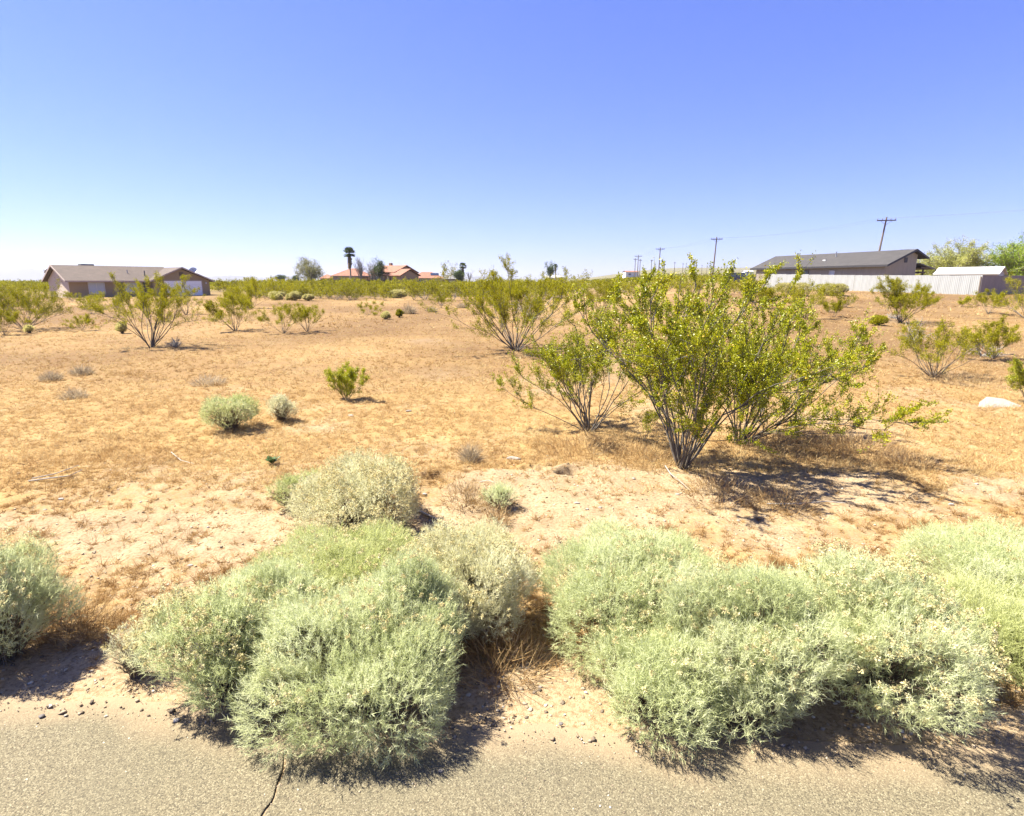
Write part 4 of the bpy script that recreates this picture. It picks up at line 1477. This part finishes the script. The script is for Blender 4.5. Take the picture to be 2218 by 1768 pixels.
# white buildings far off on the plain
for (u, zc, wd, hh, lab, rz) in [(1183, 260, 7.5, 2.6, 'white mobile home far behind the big twiggy bush', 5), (1355, 420, 11, 4.0, 'tiny white house on the plain left of the power poles', 20),
                                 (1612, 420, 7, 2.4, 'tiny white trailer on the hillside left of the grey house', 10)]:
    ax, ay = far_at(u, zc)
    t = thing('white_building', lab, 'building', (ax, ay, float(gh(ax, ay)) + .5), math.radians(rz))
    G().box(0, wd, 0, 5, -1.5, hh).build('wall', M['white_frame'], t)
    roof_gable_x(-.3, wd + .3, -.3, 2.5, 5.3, hh, hh + .9, hh, .12).build('roof', M['white_roof'] if u != 1355 else M['clay_tile'], t)
    window(t, wd * .2, wd * .4, hh * .4, hh * .75, 0, 'glass', 'white_frame', 0)
    G().box(wd * .6, wd * .6 + .9, -.05, -.003, -.4, hh * .75).build('door', M['shed_wall'], t)

# ------------------------------------------------------------------ power poles and wires
def power_pole(u, zc, top_px, lab, rot=0.0, grp=None, arm=2.4, lean=0.0):
    x, y = far_at(u, zc)
    z = float(gh(x, y))
    H = CAMZ + (612 - top_px) * y / (F * 1.05) - z
    t = thing('power_pole', lab, 'power pole', (x, y, z), rot, grp)
    G().tube([(0, 0, -.5), (lean * .5, 0, H * .5), (lean, 0, H)], [.17, .145, .11], 8).build('pole', M['pole_wood'], t)
    G().box(-arm / 2 + lean, arm / 2 + lean, -.14, -.02, H - .55, H - .40).build('crossarm', M['pole_wood'], t)
    for sx_ in (-1, 1):
        G().tube([(lean, -.03, H - 1.1), (lean + sx_ * arm * .3, -.08, H - .52)], .025, 5).build('brace', M['steel'], t)
    tips = []
    for q in (-.46, -.22, .22, .46):
        G().tube([(lean + q * arm, -.08, H - .40), (lean + q * arm, -.08, H - .30), (lean + q * arm, -.08, H - .16)], [.03, .065, .05], 6).build('insulator', M['steel'], t)
        c, s_ = math.cos(rot), math.sin(rot)
        lx, ly = lean + q * arm, -.08
        tips.append(Vector((x + lx * c - ly * s_, y + lx * s_ + ly * c, z + H - .16)))
    return tips


T1 = power_pole(1889, 84, 474, 'nearest tall power pole rising behind the grey house roof', math.radians(-14), None, 2.5, .75)
T2 = power_pole(1542, 122, 515, 'second power pole, standing clear left of the grey house', math.radians(-10), None, 2.4, .3)
T3 = power_pole(1425, 160, 537, 'third power pole, above the tip of the tallest bush', math.radians(-6), None, 2.4, .15)
T4 = power_pole(1380, 200, 553, 'tallest of the three poles standing close together', math.radians(-4), None, 2.6)
power_pole(1374, 230, 560, 'left one of the three poles standing close together', math.radians(30), None, 2.0)
power_pole(1384.5, 236, 562, 'right one of the three poles standing close together', math.radians(40), None, 2.0)
prev = None
for i, (u, tp) in enumerate([(1409, 563), (1437, 565.5), (1459, 568), (1477, 570.5), (1493, 572), (1507, 573), (1518, 574.5), (1529, 575.5), (1538, 576.5), (1546, 577), (1553, 577.5), (1560, 578)]):
    ord_ = ['first', 'second', 'third', 'fourth', 'fifth', 'sixth', 'seventh', 'eighth', 'ninth', 'tenth', 'eleventh', 'twelfth'][i]
    power_pole(u, 250 + i * 24, tp, ord_ + ' from the left in the row of small far power poles', math.radians(50), 'row of far power poles', 2.2)


def wire(a, b_, sag, lab, grp, r=.004):
    n = 24
    pts_ = []
    for i in range(n + 1):
        q = i / n
        p_ = a.lerp(b_, q)
        pts_.append((p_.x, p_.y, p_.z - sag * 4 * q * (1 - q)))
    tag(G().tube(pts_, r, 4).build('power_line', M['wire']), lab, 'wire', grp)


for i in range(4):
    wire(T1[i], T2[i], .7, 'overhead wire between the nearest pole and the second pole', 'wires from first to second pole')
    wire(T2[i], T3[i], .6, 'overhead wire between the second and the third pole', 'wires from second to third pole')
    wire(T3[i], T4[i], .6, 'overhead wire between the third pole and the three close poles', 'wires from third pole onward')
    e = Vector((T1[i].x + 22, T1[i].y - 62, T1[i].z - .5))
    wire(T1[i], e, .9, 'overhead wire leading from the nearest pole to the right', 'wires leaving to the right')

# ------------------------------------------------------------------ trees
def tree_geo(seed, H, R, trunk, nst, leaf, nl, zlow=.25, up=.5, clump=.35, nb=6, nt=5, wander=.12):
    rs = np.random.default_rng(seed)
    tr = grow(np.array([[0, 0, -.2]]), np.array([[.05, 0, 1.0]]), np.array([H * trunk + .2]), 6, rs, .2, .06)
    r0 = .028 * H
    tb = .55 + .45 * rs.random((1, nst)); tb[0, 0] = .98
    B0, BD = along(tr, tb)
    a = rs.random(nst) * 6.28
    th = .25 + .75 * rs.random(nst)
    k = R / (H * (1 - trunk))
    d = unit(np.stack([np.cos(a) * np.sin(th) * k * 1.3, np.sin(a) * np.sin(th) * k * 1.3, np.cos(th)], -1))
    P1 = grow(B0[0], d, H * (1 - trunk) * (.55 + .35 * rs.random(nst)), 7, rs, up * .5, wander)
    C0, CD = along(P1, .3 + .7 * rs.random((nst, nb)))
    P2 = grow(C0.reshape(-1, 3), unit(CD + rs.normal(size=CD.shape) * .6).reshape(-1, 3), H * .2 * (.5 + .8 * rs.random(nst * nb)), 5, rs, up, .15)
    D0, DD = along(P2, .2 + .8 * rs.random((len(P2), nt)))
    P3 = grow(D0.reshape(-1, 3), unit(DD + rs.normal(size=DD.shape) * .7).reshape(-1, 3), H * .09 * (.5 + .9 * rs.random(len(P2) * nt)), 4, rs, up, .15)
    tv = [tubes(tr, np.linspace(r0, r0 * .7, 6)[None], 8), tubes(P1, np.repeat(np.linspace(r0 * .5, r0 * .14, 7)[None], nst, 0), 5),
          tubes(P2, np.repeat(np.linspace(r0 * .15, r0 * .06, 5)[None], len(P2), 0), 4), tubes(P3, np.repeat(np.linspace(r0 * .06, r0 * .035, 4)[None], len(P3), 0), 3)]
    limbs = (np.concatenate([v for v, _ in tv[1:]]), np.concatenate([q + o for (v, q), o in zip(tv[1:], [0, len(tv[1][0]), len(tv[1][0]) + len(tv[2][0])])]))
    fol = None
    if nl:
        C, D = along(P3, rs.random((len(P3), nl)))
        C = C.reshape(-1, 3) + rs.normal(size=(len(P3) * nl, 3)) * leaf * clump * 3
        D = unit(D.reshape(-1, 3) * .5 + rs.normal(size=C.shape) * .7)
        v, q = kites(C, D, leaf * (.7 + .6 * rs.random(len(C))), leaf * .5, rs)
        t = np.clip(np.repeat(rs.random(len(P3)) * .55, nl) + rs.random(len(C)) * .45, 0, 1)
        fol = (v, q, np.repeat(t, 4))
    return tv[0], limbs, fol


def tree(label, u, zc, base_z, top_px, halfw_px, seed, leafm, trunk=.3, nst=12, leaf=.12, nl=14, bark='grey_bark', up=.5, nb=6, nt=5, wander=.12, name='tree', half=None):
    x, y = far_at(u, zc)
    z = float(gh(x, y)) if base_z is None else base_z
    H = CAMZ + (612 - top_px) * y / (F * 1.05) - z
    R = halfw_px * zc / F
    tr, li, fo = tree_geo(seed, H, R, trunk, nst, leaf, nl, up=up, nb=nb, nt=nt, wander=wander)
    t = thing(name, label, 'tree', (x, y, z))
    tk = link('trunk', np_mesh('trunk', tr[0], tr[1], M[bark], None, True), t)
    link('limbs', np_mesh('limbs', li[0], li[1], M[bark]), tk)
    if fo is not None:
        link('crown', np_mesh('crown', fo[0], fo[1], M[leafm], {'tint': fo[2]}), t)
    return t


tree('bushy grey green tree at the left end of the pink houses', 674, 146, None, 553, 24, 501, 'tree_sage', .10, 24, .26, 9, up=.25, nb=7, wander=.16)
tree('bare grey tree right beside the tall palm', 783, 144, None, 557, 9, 502, None, .25, 16, .2, 0, 'grey_bark', 1.2, nb=7, nt=6)
tree('bare grey tree between the palm and the pink house', 806, 143, None, 561, 12, 503, None, .25, 14, .2, 0, 'grey_bark', 1.0, nb=7, nt=6)
tree('slim dark green tree in front of the pink house', 822, 142, None, 559, 9, 504, 'tree_green', .15, 14, .20, 14, up=1.0)
tree('dead bleached tree right of the short far palm', 1016, 188, None, 582, 6, 505, None, .3, 8, .2, 0, 'bleached', .9)
tree('small dark round tree on the horizon, left of its twin', 609, 330, None, 594, 8, 506, 'tree_green', .25, 10, .45, 16)
tree('small dark round tree on the horizon, right of its twin', 640, 340, None, 596, 6, 507, 'tree_green', .25, 10, .45, 16)
tree('leafy green tree touching the short far palm', 994, 186, None, 581, 7, 508, 'tree_green', .2, 12, .3, 14)
tree('small green tree above the white mobile home', 1190, 250, None, 568, 9, 509, 'tree_green', .25, 8, .4, 12)
tree('yellow green feathery tree behind the white roofed shed', 2064, 82, 1.4, 518, 56, 510, 'tree_pale', .08, 34, .17, 20, up=.35, nb=8, nt=6, wander=.16)
tree('brighter green tree cut off by the right picture edge', 2212, 78, 1.4, 505, 72, 511, 'tree_bright', .08, 34, .18, 24, up=.3, nb=8, nt=6, wander=.16)
tree('low yellow green tree between the grey house and the shed', 2008, 84, 1.4, 560, 22, 512, 'tree_pale', .08, 20, .16, 18, up=.3, wander=.16)


def palm(label, u, zc, top_px, fr_px, seed, dead_px, name='palm_tree'):
    x, y = far_at(u, zc)
    z = float(gh(x, y))
    k = y / (F * 1.05)
    H = CAMZ + (612 - top_px) * k - z
    Rf = fr_px * zc / F
    rs = np.random.default_rng(seed)
    t = thing(name, label, 'tree', (x, y, z))
    top = H - Rf * .8
    G().tube([(0, 0, -.3), (.05, 0, top * .5), (0, 0, top)], [.26, .20, .19], 10).build('trunk', M['palm_trunk'], t)

    def fans(n, c, R, el0, el1, mat, nm, drop):
        Vs = []; Fs = []; Ts = []; o = 0
        for i in range(n):
            a = rs.random() * 6.28; el = el0 + (el1 - el0) * rs.random()
            d = np.array([math.cos(a) * math.cos(el), math.sin(a) * math.cos(el), math.sin(el)])
            base = np.array([0, 0, c]) + d * R * .45 + np.array([0, 0, -drop * rs.random()])
            side = unit(np.cross(d, [0, 0, 1.0])[None])[0]
            m = 13
            for j in range(m):
                g_ = (j / (m - 1) - .5) * 2.4
                dd = d * math.cos(g_) + side * math.sin(g_)
                dd = dd + np.array([0, 0, -.25])
                tip = base + unit(dd[None])[0] * R * .6
                wv = side * .05 * R + np.array([0, 0, .03 * R])
                mid = base * .45 + tip * .55
                Vs += [base, mid + wv, tip, mid - wv]; Fs.append((o, o + 1, o + 2, o + 3)); o += 4
                Ts += [rs.random()] * 4
            # stalk
            st = np.array([0, 0, c])
            Vs += [st + side * .03, st - side * .03, base - side * .03, base + side * .03]; Fs.append((o, o + 1, o + 2, o + 3)); o += 4
            Ts += [.5] * 4
        return link(nm, np_mesh(nm, np.array(Vs), np.array(Fs), M[mat], {'tint': np.array(Ts)}), t)
    fans(46, top, Rf * 1.15, -.6, 1.4, 'palm_leaf', 'crown', 0)
    fans(90, top, Rf * .72, -1.45, -.8, 'palm_skirt', 'dead_skirt', dead_px * k)


palm('tall fan palm with a shaggy brown skirt before the hipped roof', 760, 145, 539, 12.5, 601, 26)
palm('short fan palm standing far right of the pink houses', 1003, 187, 571, 8, 602, 15)
palm('tiny palm beside the white mobile home', 1203, 252, 573, 5, 603, 8)

# ------------------------------------------------------------------ small growth between the bushes
def twiggy(seed, H, R, n=26, nb=5, thick=.004, wander=.22):
    """leafless bundle of crooked twigs"""
    rs = np.random.default_rng(seed)
    a = rs.random(n) * 6.28
    d = unit(np.stack([np.cos(a) * R / H, np.sin(a) * R / H, .5 + .6 * rs.random(n)], -1))
    P1 = grow(np.zeros((n, 3)) + [0, 0, -.01], d, H * (.6 + .5 * rs.random(n)), 7, rs, .1, wander)
    B, D = along(P1, .25 + .75 * rs.random((n, nb)))
    P2 = grow(B.reshape(-1, 3), unit(D + rs.normal(size=D.shape) * .8).reshape(-1, 3), H * .35 * (.4 + .8 * rs.random(n * nb)), 5, rs, .1, wander)
    v1, q1 = tubes(P1, np.repeat(np.linspace(thick, thick * .4, 7)[None], n, 0), 4)
    v2, q2 = tubes(P2, np.repeat(np.linspace(thick * .5, thick * .25, 5)[None], len(P2), 0), 3)
    V = np.concatenate([v1, v2]); V[:, 2] = np.maximum(V[:, 2], -.03)
    return V, np.concatenate([q1, q2 + len(v1)])


def fine_brush(seed, H, R, n, mat, wl):
    """soft clump of fine dry shoots"""
    rs = np.random.default_rng(seed)
    a = rs.random(n) * 6.28; q = np.sqrt(rs.random(n)) * R
    C = np.stack([np.cos(a) * q, np.sin(a) * q, rs.random(n) * H * .55 * (1 - (q / R) ** 2)], -1)
    D = unit(np.stack([np.cos(a) * q / R * .7, np.sin(a) * q / R * .7, np.full(n, .7)], -1) + rs.normal(size=(n, 3)) * .35)
    v, f = blades(C, D, H * (.3 + .45 * rs.random(n)), wl, rs)
    t = np.repeat(rs.random(n), 3)
    return np_mesh('fine_shoots', v, f, M[mat], {'tint': t})


DEAD = [  # u, v, width px, top px, material, label
    (380, 752, 30, 728, 'grey_bark', 'small dead grey shrub in the shadow of the V-shaped bush'),
    (2128, 772, 110, 722, 'bleached', 'bleached white tangle of dead twigs at the right'),
    (1978, 745, 60, 690, 'bleached', 'pale forked snag standing in the half bare bush at right'),
    (1150, 690, 110, 618, 'bleached', 'bare whitish branches on the right side of the big twiggy bush'),
    (1935, 690, 60, 672, 'bleached', 'pale dry twigs at the foot of the rounded bush before the fence'),
]
for k, (u, v, wp, tp, mat, lab) in enumerate(DEAD):
    x, y, z, H, R, ln = fit_creosote(u, v, u - wp / 2, u + wp / 2, tp)
    V, Q = twiggy(700 + k, H, R, 22, 5, .0035 + .0006 * y)
    t = thing('dead_shrub', lab, 'dead shrub', (x, y, z))
    link('twigs', np_mesh('twigs', V, Q, M[mat]), t)

GREY = [(178, 812, 40, 790, 'left field: pale grey flattened shrub, the farthest of three'), (112, 826, 36, 808, 'left field: pale grey flattened shrub, the leftmost of three'),
        (162, 862, 44, 836, 'left field: darker grey flattened shrub, the nearest of three'), (452, 832, 66, 815, 'low grey dead shrub with reddish stems in the left field'),
        (886, 680, 22, 656, 'whitish dry shrub on the red ground before the pink houses'), (936, 676, 20, 662, 'small blue grey shrub on the red ground, left of its twin'),
        (1002, 668, 22, 655, 'small blue grey shrub on the red ground, right of its twin'), (1018, 1002, 36, 990, 'flat grey dead shrub beside the burrows'),
        (1585, 700, 40, 684, 'grey shrub on the red ground behind the tallest bush')]
for k, (u, v, wp, tp, lab) in enumerate(GREY):
    x, y, z, H, R, ln = fit_creosote(u, v, u - wp / 2, u + wp / 2, tp)
    t = thing('grey_shrub', lab, 'shrub', (x, y, z))
    link('shoots', fine_brush(720 + k, H * 1.1, R, 420, 'grey_brush', .0012 * y * .5 + .002), t)
    V, Q = twiggy(740 + k, H * .9, R * .8, 12, 3, .003)
    link('twigs', np_mesh('twigs', V, Q, M['grey_bark']), t)

BROWN = [(1690, 985, 260, 925, 2600, 'brown dry brush beneath the wide creosote bush'), (1860, 980, 170, 925, 2200, 'rounded brown dry brush at the right end of the wide bush'),
         (1285, 985, 220, 930, 2400, 'soft reddish brown dry brush at the foot of the V-shaped bush'), (1410, 1000, 140, 945, 1500, 'brown dry grass clump left of the tallest bush base'),
         (1560, 1075, 150, 1040, 1200, 'dark brown dry clump in the shadow of the tallest bush'), (1690, 1100, 120, 1070, 900, 'brown dry clump at the front edge of the big shadow'),
         (1960, 1010, 100, 968, 900, 'dark brown dry clump at the far end of the big shadow'), (1080, 1440, 190, 1350, 1500, 'rusty dry grass under the whitish rabbitbrush'),
         (150, 1370, 150, 1290, 1300, 'tall brown dry grass beside the rabbitbrush at the left edge'), (2110, 830, 170, 775, 1500, 'grey brown dry brush below the half bare bush at right'),
         (1075, 1135, 50, 1108, 500, 'dark dry litter under the little pale rabbitbrush'),

         (1010, 1090, 90, 1030, 800, 'brown dry weed clump right of the straw coloured rabbitbrush')]
for k, (u, v, wp, tp, n, lab) in enumerate(BROWN):
    x, y, z, H, R, ln = fit_creosote(u, v, u - wp / 2, u + wp / 2, tp)
    t = thing('dry_brush', lab, 'dry brush', (x, y, z))
    link('shoots', fine_brush(760 + k, min(H, .34), R * 1.1, int(n * .5), 'brown_brush', .0035 + .0003 * y), t)
    V, Q = twiggy(790 + k, min(H, .5) * .9, R * .8, 14, 4, .0022)
    link('twigs', np_mesh('twigs', V, Q, M['sage_stem']), t)

# pale rabbitbrush along the far edge of the red ground
PALE = [(600, 650, 36, 634, 'pale sage bush at the edge of the red ground, left one of three'), (640, 651, 34, 634, 'pale sage bush at the edge of the red ground, middle one of three'),
        (668, 652, 22, 640, 'pale sage bush at the edge of the red ground, right one of three'), (860, 646, 40, 630, 'pale sage bush below the pink house entry'),
        (965, 640, 30, 620, 'pale sage bush below the far grey roofed house'), (1025, 642, 40, 632, 'pale sage bush below the short far palm'),
        (1370, 706, 26, 686, 'bright green low shrub left of the tallest bush, on the red ground'), (865, 688, 14, 672, 'small bright green shrub on the red ground right of the flat-topped creosote'),
        (835, 692, 18, 678, 'small pale shrub on the red ground right of the flat-topped creosote'), (265, 722, 20, 700, 'small pale green shrub left of the V-shaped bush before the garage'),
        (64, 722, 16, 711, 'tiny pale green shrub at the foot of the broad left edge bush'), (1800, 640, 60, 618, 'pale sage bush at the foot of the metal fence, right one of two'),
        (1715, 640, 70, 616, 'pale sage bush at the foot of the metal fence, left one of two'), (1900, 706, 30, 688, 'low green shrub below the rounded bush before the fence')]
for k, (u, v, wp, tp, lab) in enumerate(PALE):
    x, y, z, H, R, ln = fit_creosote(u, v, u - wp / 2, u + wp / 2, tp)
    R = max(R, .15)
    geo_ = rabbit_geo(820 + k, R, H, .5 / max(1, (R / .5) ** 2 * .7), .05 + .0012 * y, .004 + .0005 * y, 0, 6, nper=5)
    plant('rabbitbrush', lab, 'shrub', (x, y, z), rabbit_meshes(geo_, 'creosote_far' if 'bright green' in lab or 'low green' in lab else 'sage_far'))

# leafy mustard plant with thin yellow flower stalks
x, y = gp(590, 1008); z = gz(x, y)
rs_ = np.random.default_rng(850)
mt = thing('mustard_plant', 'dark green leafy weed with thin yellow flowering stalks', 'plant', (x, y, z))
n = 46
a = rs_.random(n) * 6.28; el = .2 + 1.0 * rs_.random(n)
D = np.stack([np.cos(a) * np.cos(el), np.sin(a) * np.cos(el), np.sin(el)], -1)
for i in range(14):
    L_ = .11 + .07 * rs_.random()
    d = Vector(D[i]); sd = d.cross(Vector((0, 0, 1))).normalized(); up_ = sd.cross(d)
    g = G()
    prof = [(0, .005), (.3, .024), (.6, .034), (.85, .020), (1, .001)]
    vs_ = []
    for q, w_ in prof:
        c = d * (L_ * q * 1.2) + Vector((0, 0, .01 - .05 * q * q * L_ * 8)) + up_ * .0
        vs_ += [tuple(c + sd * w_ + up_ * .006), tuple(c), tuple(c - sd * w_ + up_ * .006)]
    fs = []
    for j in range(len(prof) - 1):
        for m in (0, 1):
            b_ = j * 3 + m
            fs.append((b_, b_ + 1, b_ + 4, b_ + 3))
    g.poly(vs_, fs)
    g.build('leaf', M['weed_leaf'] if 'weed_leaf' in M else M.setdefault('weed_leaf', plain('weed_leaf', (.055, .11, .022), .5, .25, 30)), mt)
st = grow(np.zeros((9, 3)), unit(rs_.normal(size=(9, 3)) * [.35, .35, 0] + [0, 0, 1]), .30 + .15 * rs_.random(9), 7, rs_, .1, .09)
v, q = tubes(st, np.repeat(np.linspace(.0022, .001, 7)[None], 9, 0), 4)
link('stalks', np_mesh('stalks', v, q, M['lime_stem'] if 'lime_stem' in M else M.setdefault('lime_stem', plain('lime_stem', (.30, .30, .08), .7, .2, 20))), mt)
C, D2 = along(st, .55 + .45 * rs_.random((9, 12)))
C = C.reshape(-1, 3) + rs_.normal(size=(108, 3)) * .012
v, q = kites(C, unit(rs_.normal(size=C.shape)), .012, .008, rs_)
fo_ = link('flowers', np_mesh('flowers', v, q, M['creosote_flower']), mt); fo_['kind'] = 'stuff'

# ------------------------------------------------------------------ stones, slab, sticks
def stone_mesh(seed, sx_, sy_, sz_):
    import bmesh
    rs = np.random.default_rng(seed)
    bm = bmesh.new()
    bmesh.ops.create_icosphere(bm, subdivisions=2, radius=1.0)
    off = rs.random(3) * 40
    for v_ in bm.verts:
        c = v_.co.copy()
        k = 1 + .35 * (float(vnoise(c.x * 1.3 + off[0], c.y * 1.3 + c.z * .9 + off[1], .7)) - .5)
        v_.co = Vector((c.x * sx_ * k, c.y * sy_ * k, max(c.z, -.5) * sz_ * k))
    me = bpy.data.meshes.new('stone'); bm.to_mesh(me); bm.free()
    me.materials.append(M['stone'])
    return me


# big white broken slab at the right
x, y = gp(2165, 880); z = gz(x, y)
g = G()
g.prism([(-.62, -.02, -.06), (-.30, -.16, -.06), (.25, -.20, -.06), (.58, -.08, -.06), (.34, .22, .05), (-.06, .30, .10), (-.40, .16, .04)], (.0, .02, .10))
sl = g.build('concrete_slab', M['slab_white'] if 'slab_white' in M else M.setdefault('slab_white', plain('slab_white', (.27, .25, .215), .9, .1, 6, .4, 25)))
sl.location = (x, y, z - .03); sl.scale = (.8, .9, .8); sl.rotation_euler = (math.radians(8), math.radians(-3), .1)
md = sl.modifiers.new('edge', 'BEVEL'); md.width = .025; md.segments = 2
tag(sl, 'white broken slab lying on the dry grass near the right edge', 'slab')
STONES = [(1113, 997, 16, 'oblong white stone on the dirt above the burrows', 2.0), (133, 1083, 9, 'white stone lying in the dry grass of the left field', 1.5), (305, 1088, 6, None, 1.2), (98, 1104, 6, None, 1.3),
          (1240, 1026, 9, 'pale stone beside the largest burrow', 1.2), (1272, 1108, 7, None, 1.1), (1372, 1036, 7, None, 1.2), (1468, 1070, 8, 'white stone at the near edge of the big bush shadow', 1.3),
          (1250, 1094, 8, None, 1.6), (1300, 1102, 7, None, 1.2), (450, 1140, 6, None, 1.2), (412, 1228, 9, 'flat pale stone left of the central clump', 1.6), (312, 1390, 6, None, 1.1), (250, 1384, 6, None, 1.1),
          (1090, 1470, 7, None, 1.1), (1170, 1490, 8, 'white pebble on the bare gap between the two clumps', 1.3), (1212, 1570, 6, None, 1.0), (1090, 1532, 6, None, 1.0), (1080, 1578, 6, None, 1.0), (920, 1072, 9, 'pale stone right of the straw coloured rabbitbrush', 1.2),
          (2060, 1095, 9, 'white stone on the bare patch at right', 1.3), (2115, 1050, 8, 'pale stone above the bare patch at right', 1.2), (1900, 1030, 8, None, 1.3), (1600, 1130, 6, None, 1.2), (1730, 1190, 6, None, 1.2), (1870, 1178, 7, None, 1.3), (930, 1125, 5, None, 1.1), (760, 900, 8, 'pale flat stone in the middle field right of the grey rabbitbrush', 1.8), (885, 892, 8, 'whitish stone in the dry grass left of the V-shaped bush', 1.6)]
for k, (u, v, wp, lab, asp) in enumerate(STONES):
    x, y = gp(u, v); z = gz(x, y)
    s_ = wp / 2 * y / F * 1.1
    o = link('stone', stone_mesh(870 + k, s_ * asp, s_ * .8, s_ * .62))
    o.location = (x, y, z + s_ * .2); o.rotation_euler = (0, 0, rs_.random() * .8 - .4)
    if lab is None:
        lab = ('small pale stone on the sandy dirt near the roadside bushes' if v > 1300 else 'small pale stone on the bare dirt between the berm and the clumps')
        tag(o, lab, 'stone', 'small roadside stones' if v > 1300 else 'small stones on the bare dirt')
    else:
        tag(o, lab, 'stone')
for (u, v, r_, lab) in [(955, 1678, .012, 'small dark stone on the road, right of the crack'), (1215, 1577, .012, 'dark stone in the sandy gap between the clumps'), (92, 1560, .014, 'dark chip of asphalt at the left road edge')]:
    x, y = gp(u, v)
    o = link('stone', stone_mesh(int(u), r_ * 1.2, r_, r_ * .7)); o.data.materials[0] = M['stone_dark']
    o.location = (x, y, max(gz(x, y), .018) + r_ * .25)
    tag(o, lab, 'stone')


def stick(pxs, r, lab, mat='bleached'):
    pts_ = []
    for (u, v, dz) in pxs:
        x, y = gp(u, v)
        pts_.append((x, y, gz(x, y) + .012 + dz))
    o = G().tube(pts_, [r * (1 - .5 * i / (len(pts_) - 1)) for i in range(len(pts_))], 6).build('stick', M[mat])
    tag(o, lab, 'stick')


stick([(903, 1108, .01), (925, 1117, .012), (948, 1128, .008)], .014, 'white straight stick lying right of the straw coloured rabbitbrush')
stick([(62, 1044, .0), (105, 1040, .02), (150, 1034, .015), (180, 1026, .03)], .010, 'long pale dry stalk lying in the left field, the lower one')
stick([(70, 1040, .01), (120, 1033, .03), (172, 1018, .05)], .008, 'long pale dry stalk lying in the left field, the upper one')
stick([(372, 988, .03), (392, 1000, .02), (420, 1008, .01)], .007, 'pale crooked stick on the dirt mound in the left field')
stick([(1040, 1046, .0), (1058, 1048, .015), (1072, 1052, .0)], .008, 'short thin stick near the burrows')
stick([(1440, 1018, .06), (1452, 1035, .05), (1475, 1050, .02), (1492, 1062, .0)], .009, 'thin grey dead branch lying at the base of the tallest bush', 'grey_bark')
stick([(1660, 1098, .01), (1720, 1102, .03), (1790, 1094, .03), (1830, 1098, .01)], .009, 'long pale dead branch lying along the front edge of the big shadow')
stick([(1985, 1650, .0), (2020, 1652, .015), (2050, 1668, .0)], .004, 'thin dry twig on the road below the broad seedy bush', 'sage_stem')

# ------------------------------------------------------------------ dusty desert air
hz = G().box(-13000, 13000, -3000, 12500, -2.0, 205).build('haze', None if False else M['wire'])
hm = bpy.data.materials.new('haze'); hm.use_nodes = True
nt = hm.node_tree
for q in list(nt.nodes):
    nt.nodes.remove(q)
out = nt.nodes.new('ShaderNodeOutputMaterial')
pv = nt.nodes.new('ShaderNodeVolumePrincipled')
pv.inputs['Color'].default_value = (.60, .63, .70, 1)
pv.inputs['Density'].default_value = 1.5e-4
pv.inputs['Anisotropy'].default_value = .2
nt.links.new(pv.outputs[0], out.inputs['Volume'])
hz.data.materials[0] = hm
tag(hz, 'pale dusty desert air over the whole plain', 'haze', kind='stuff')
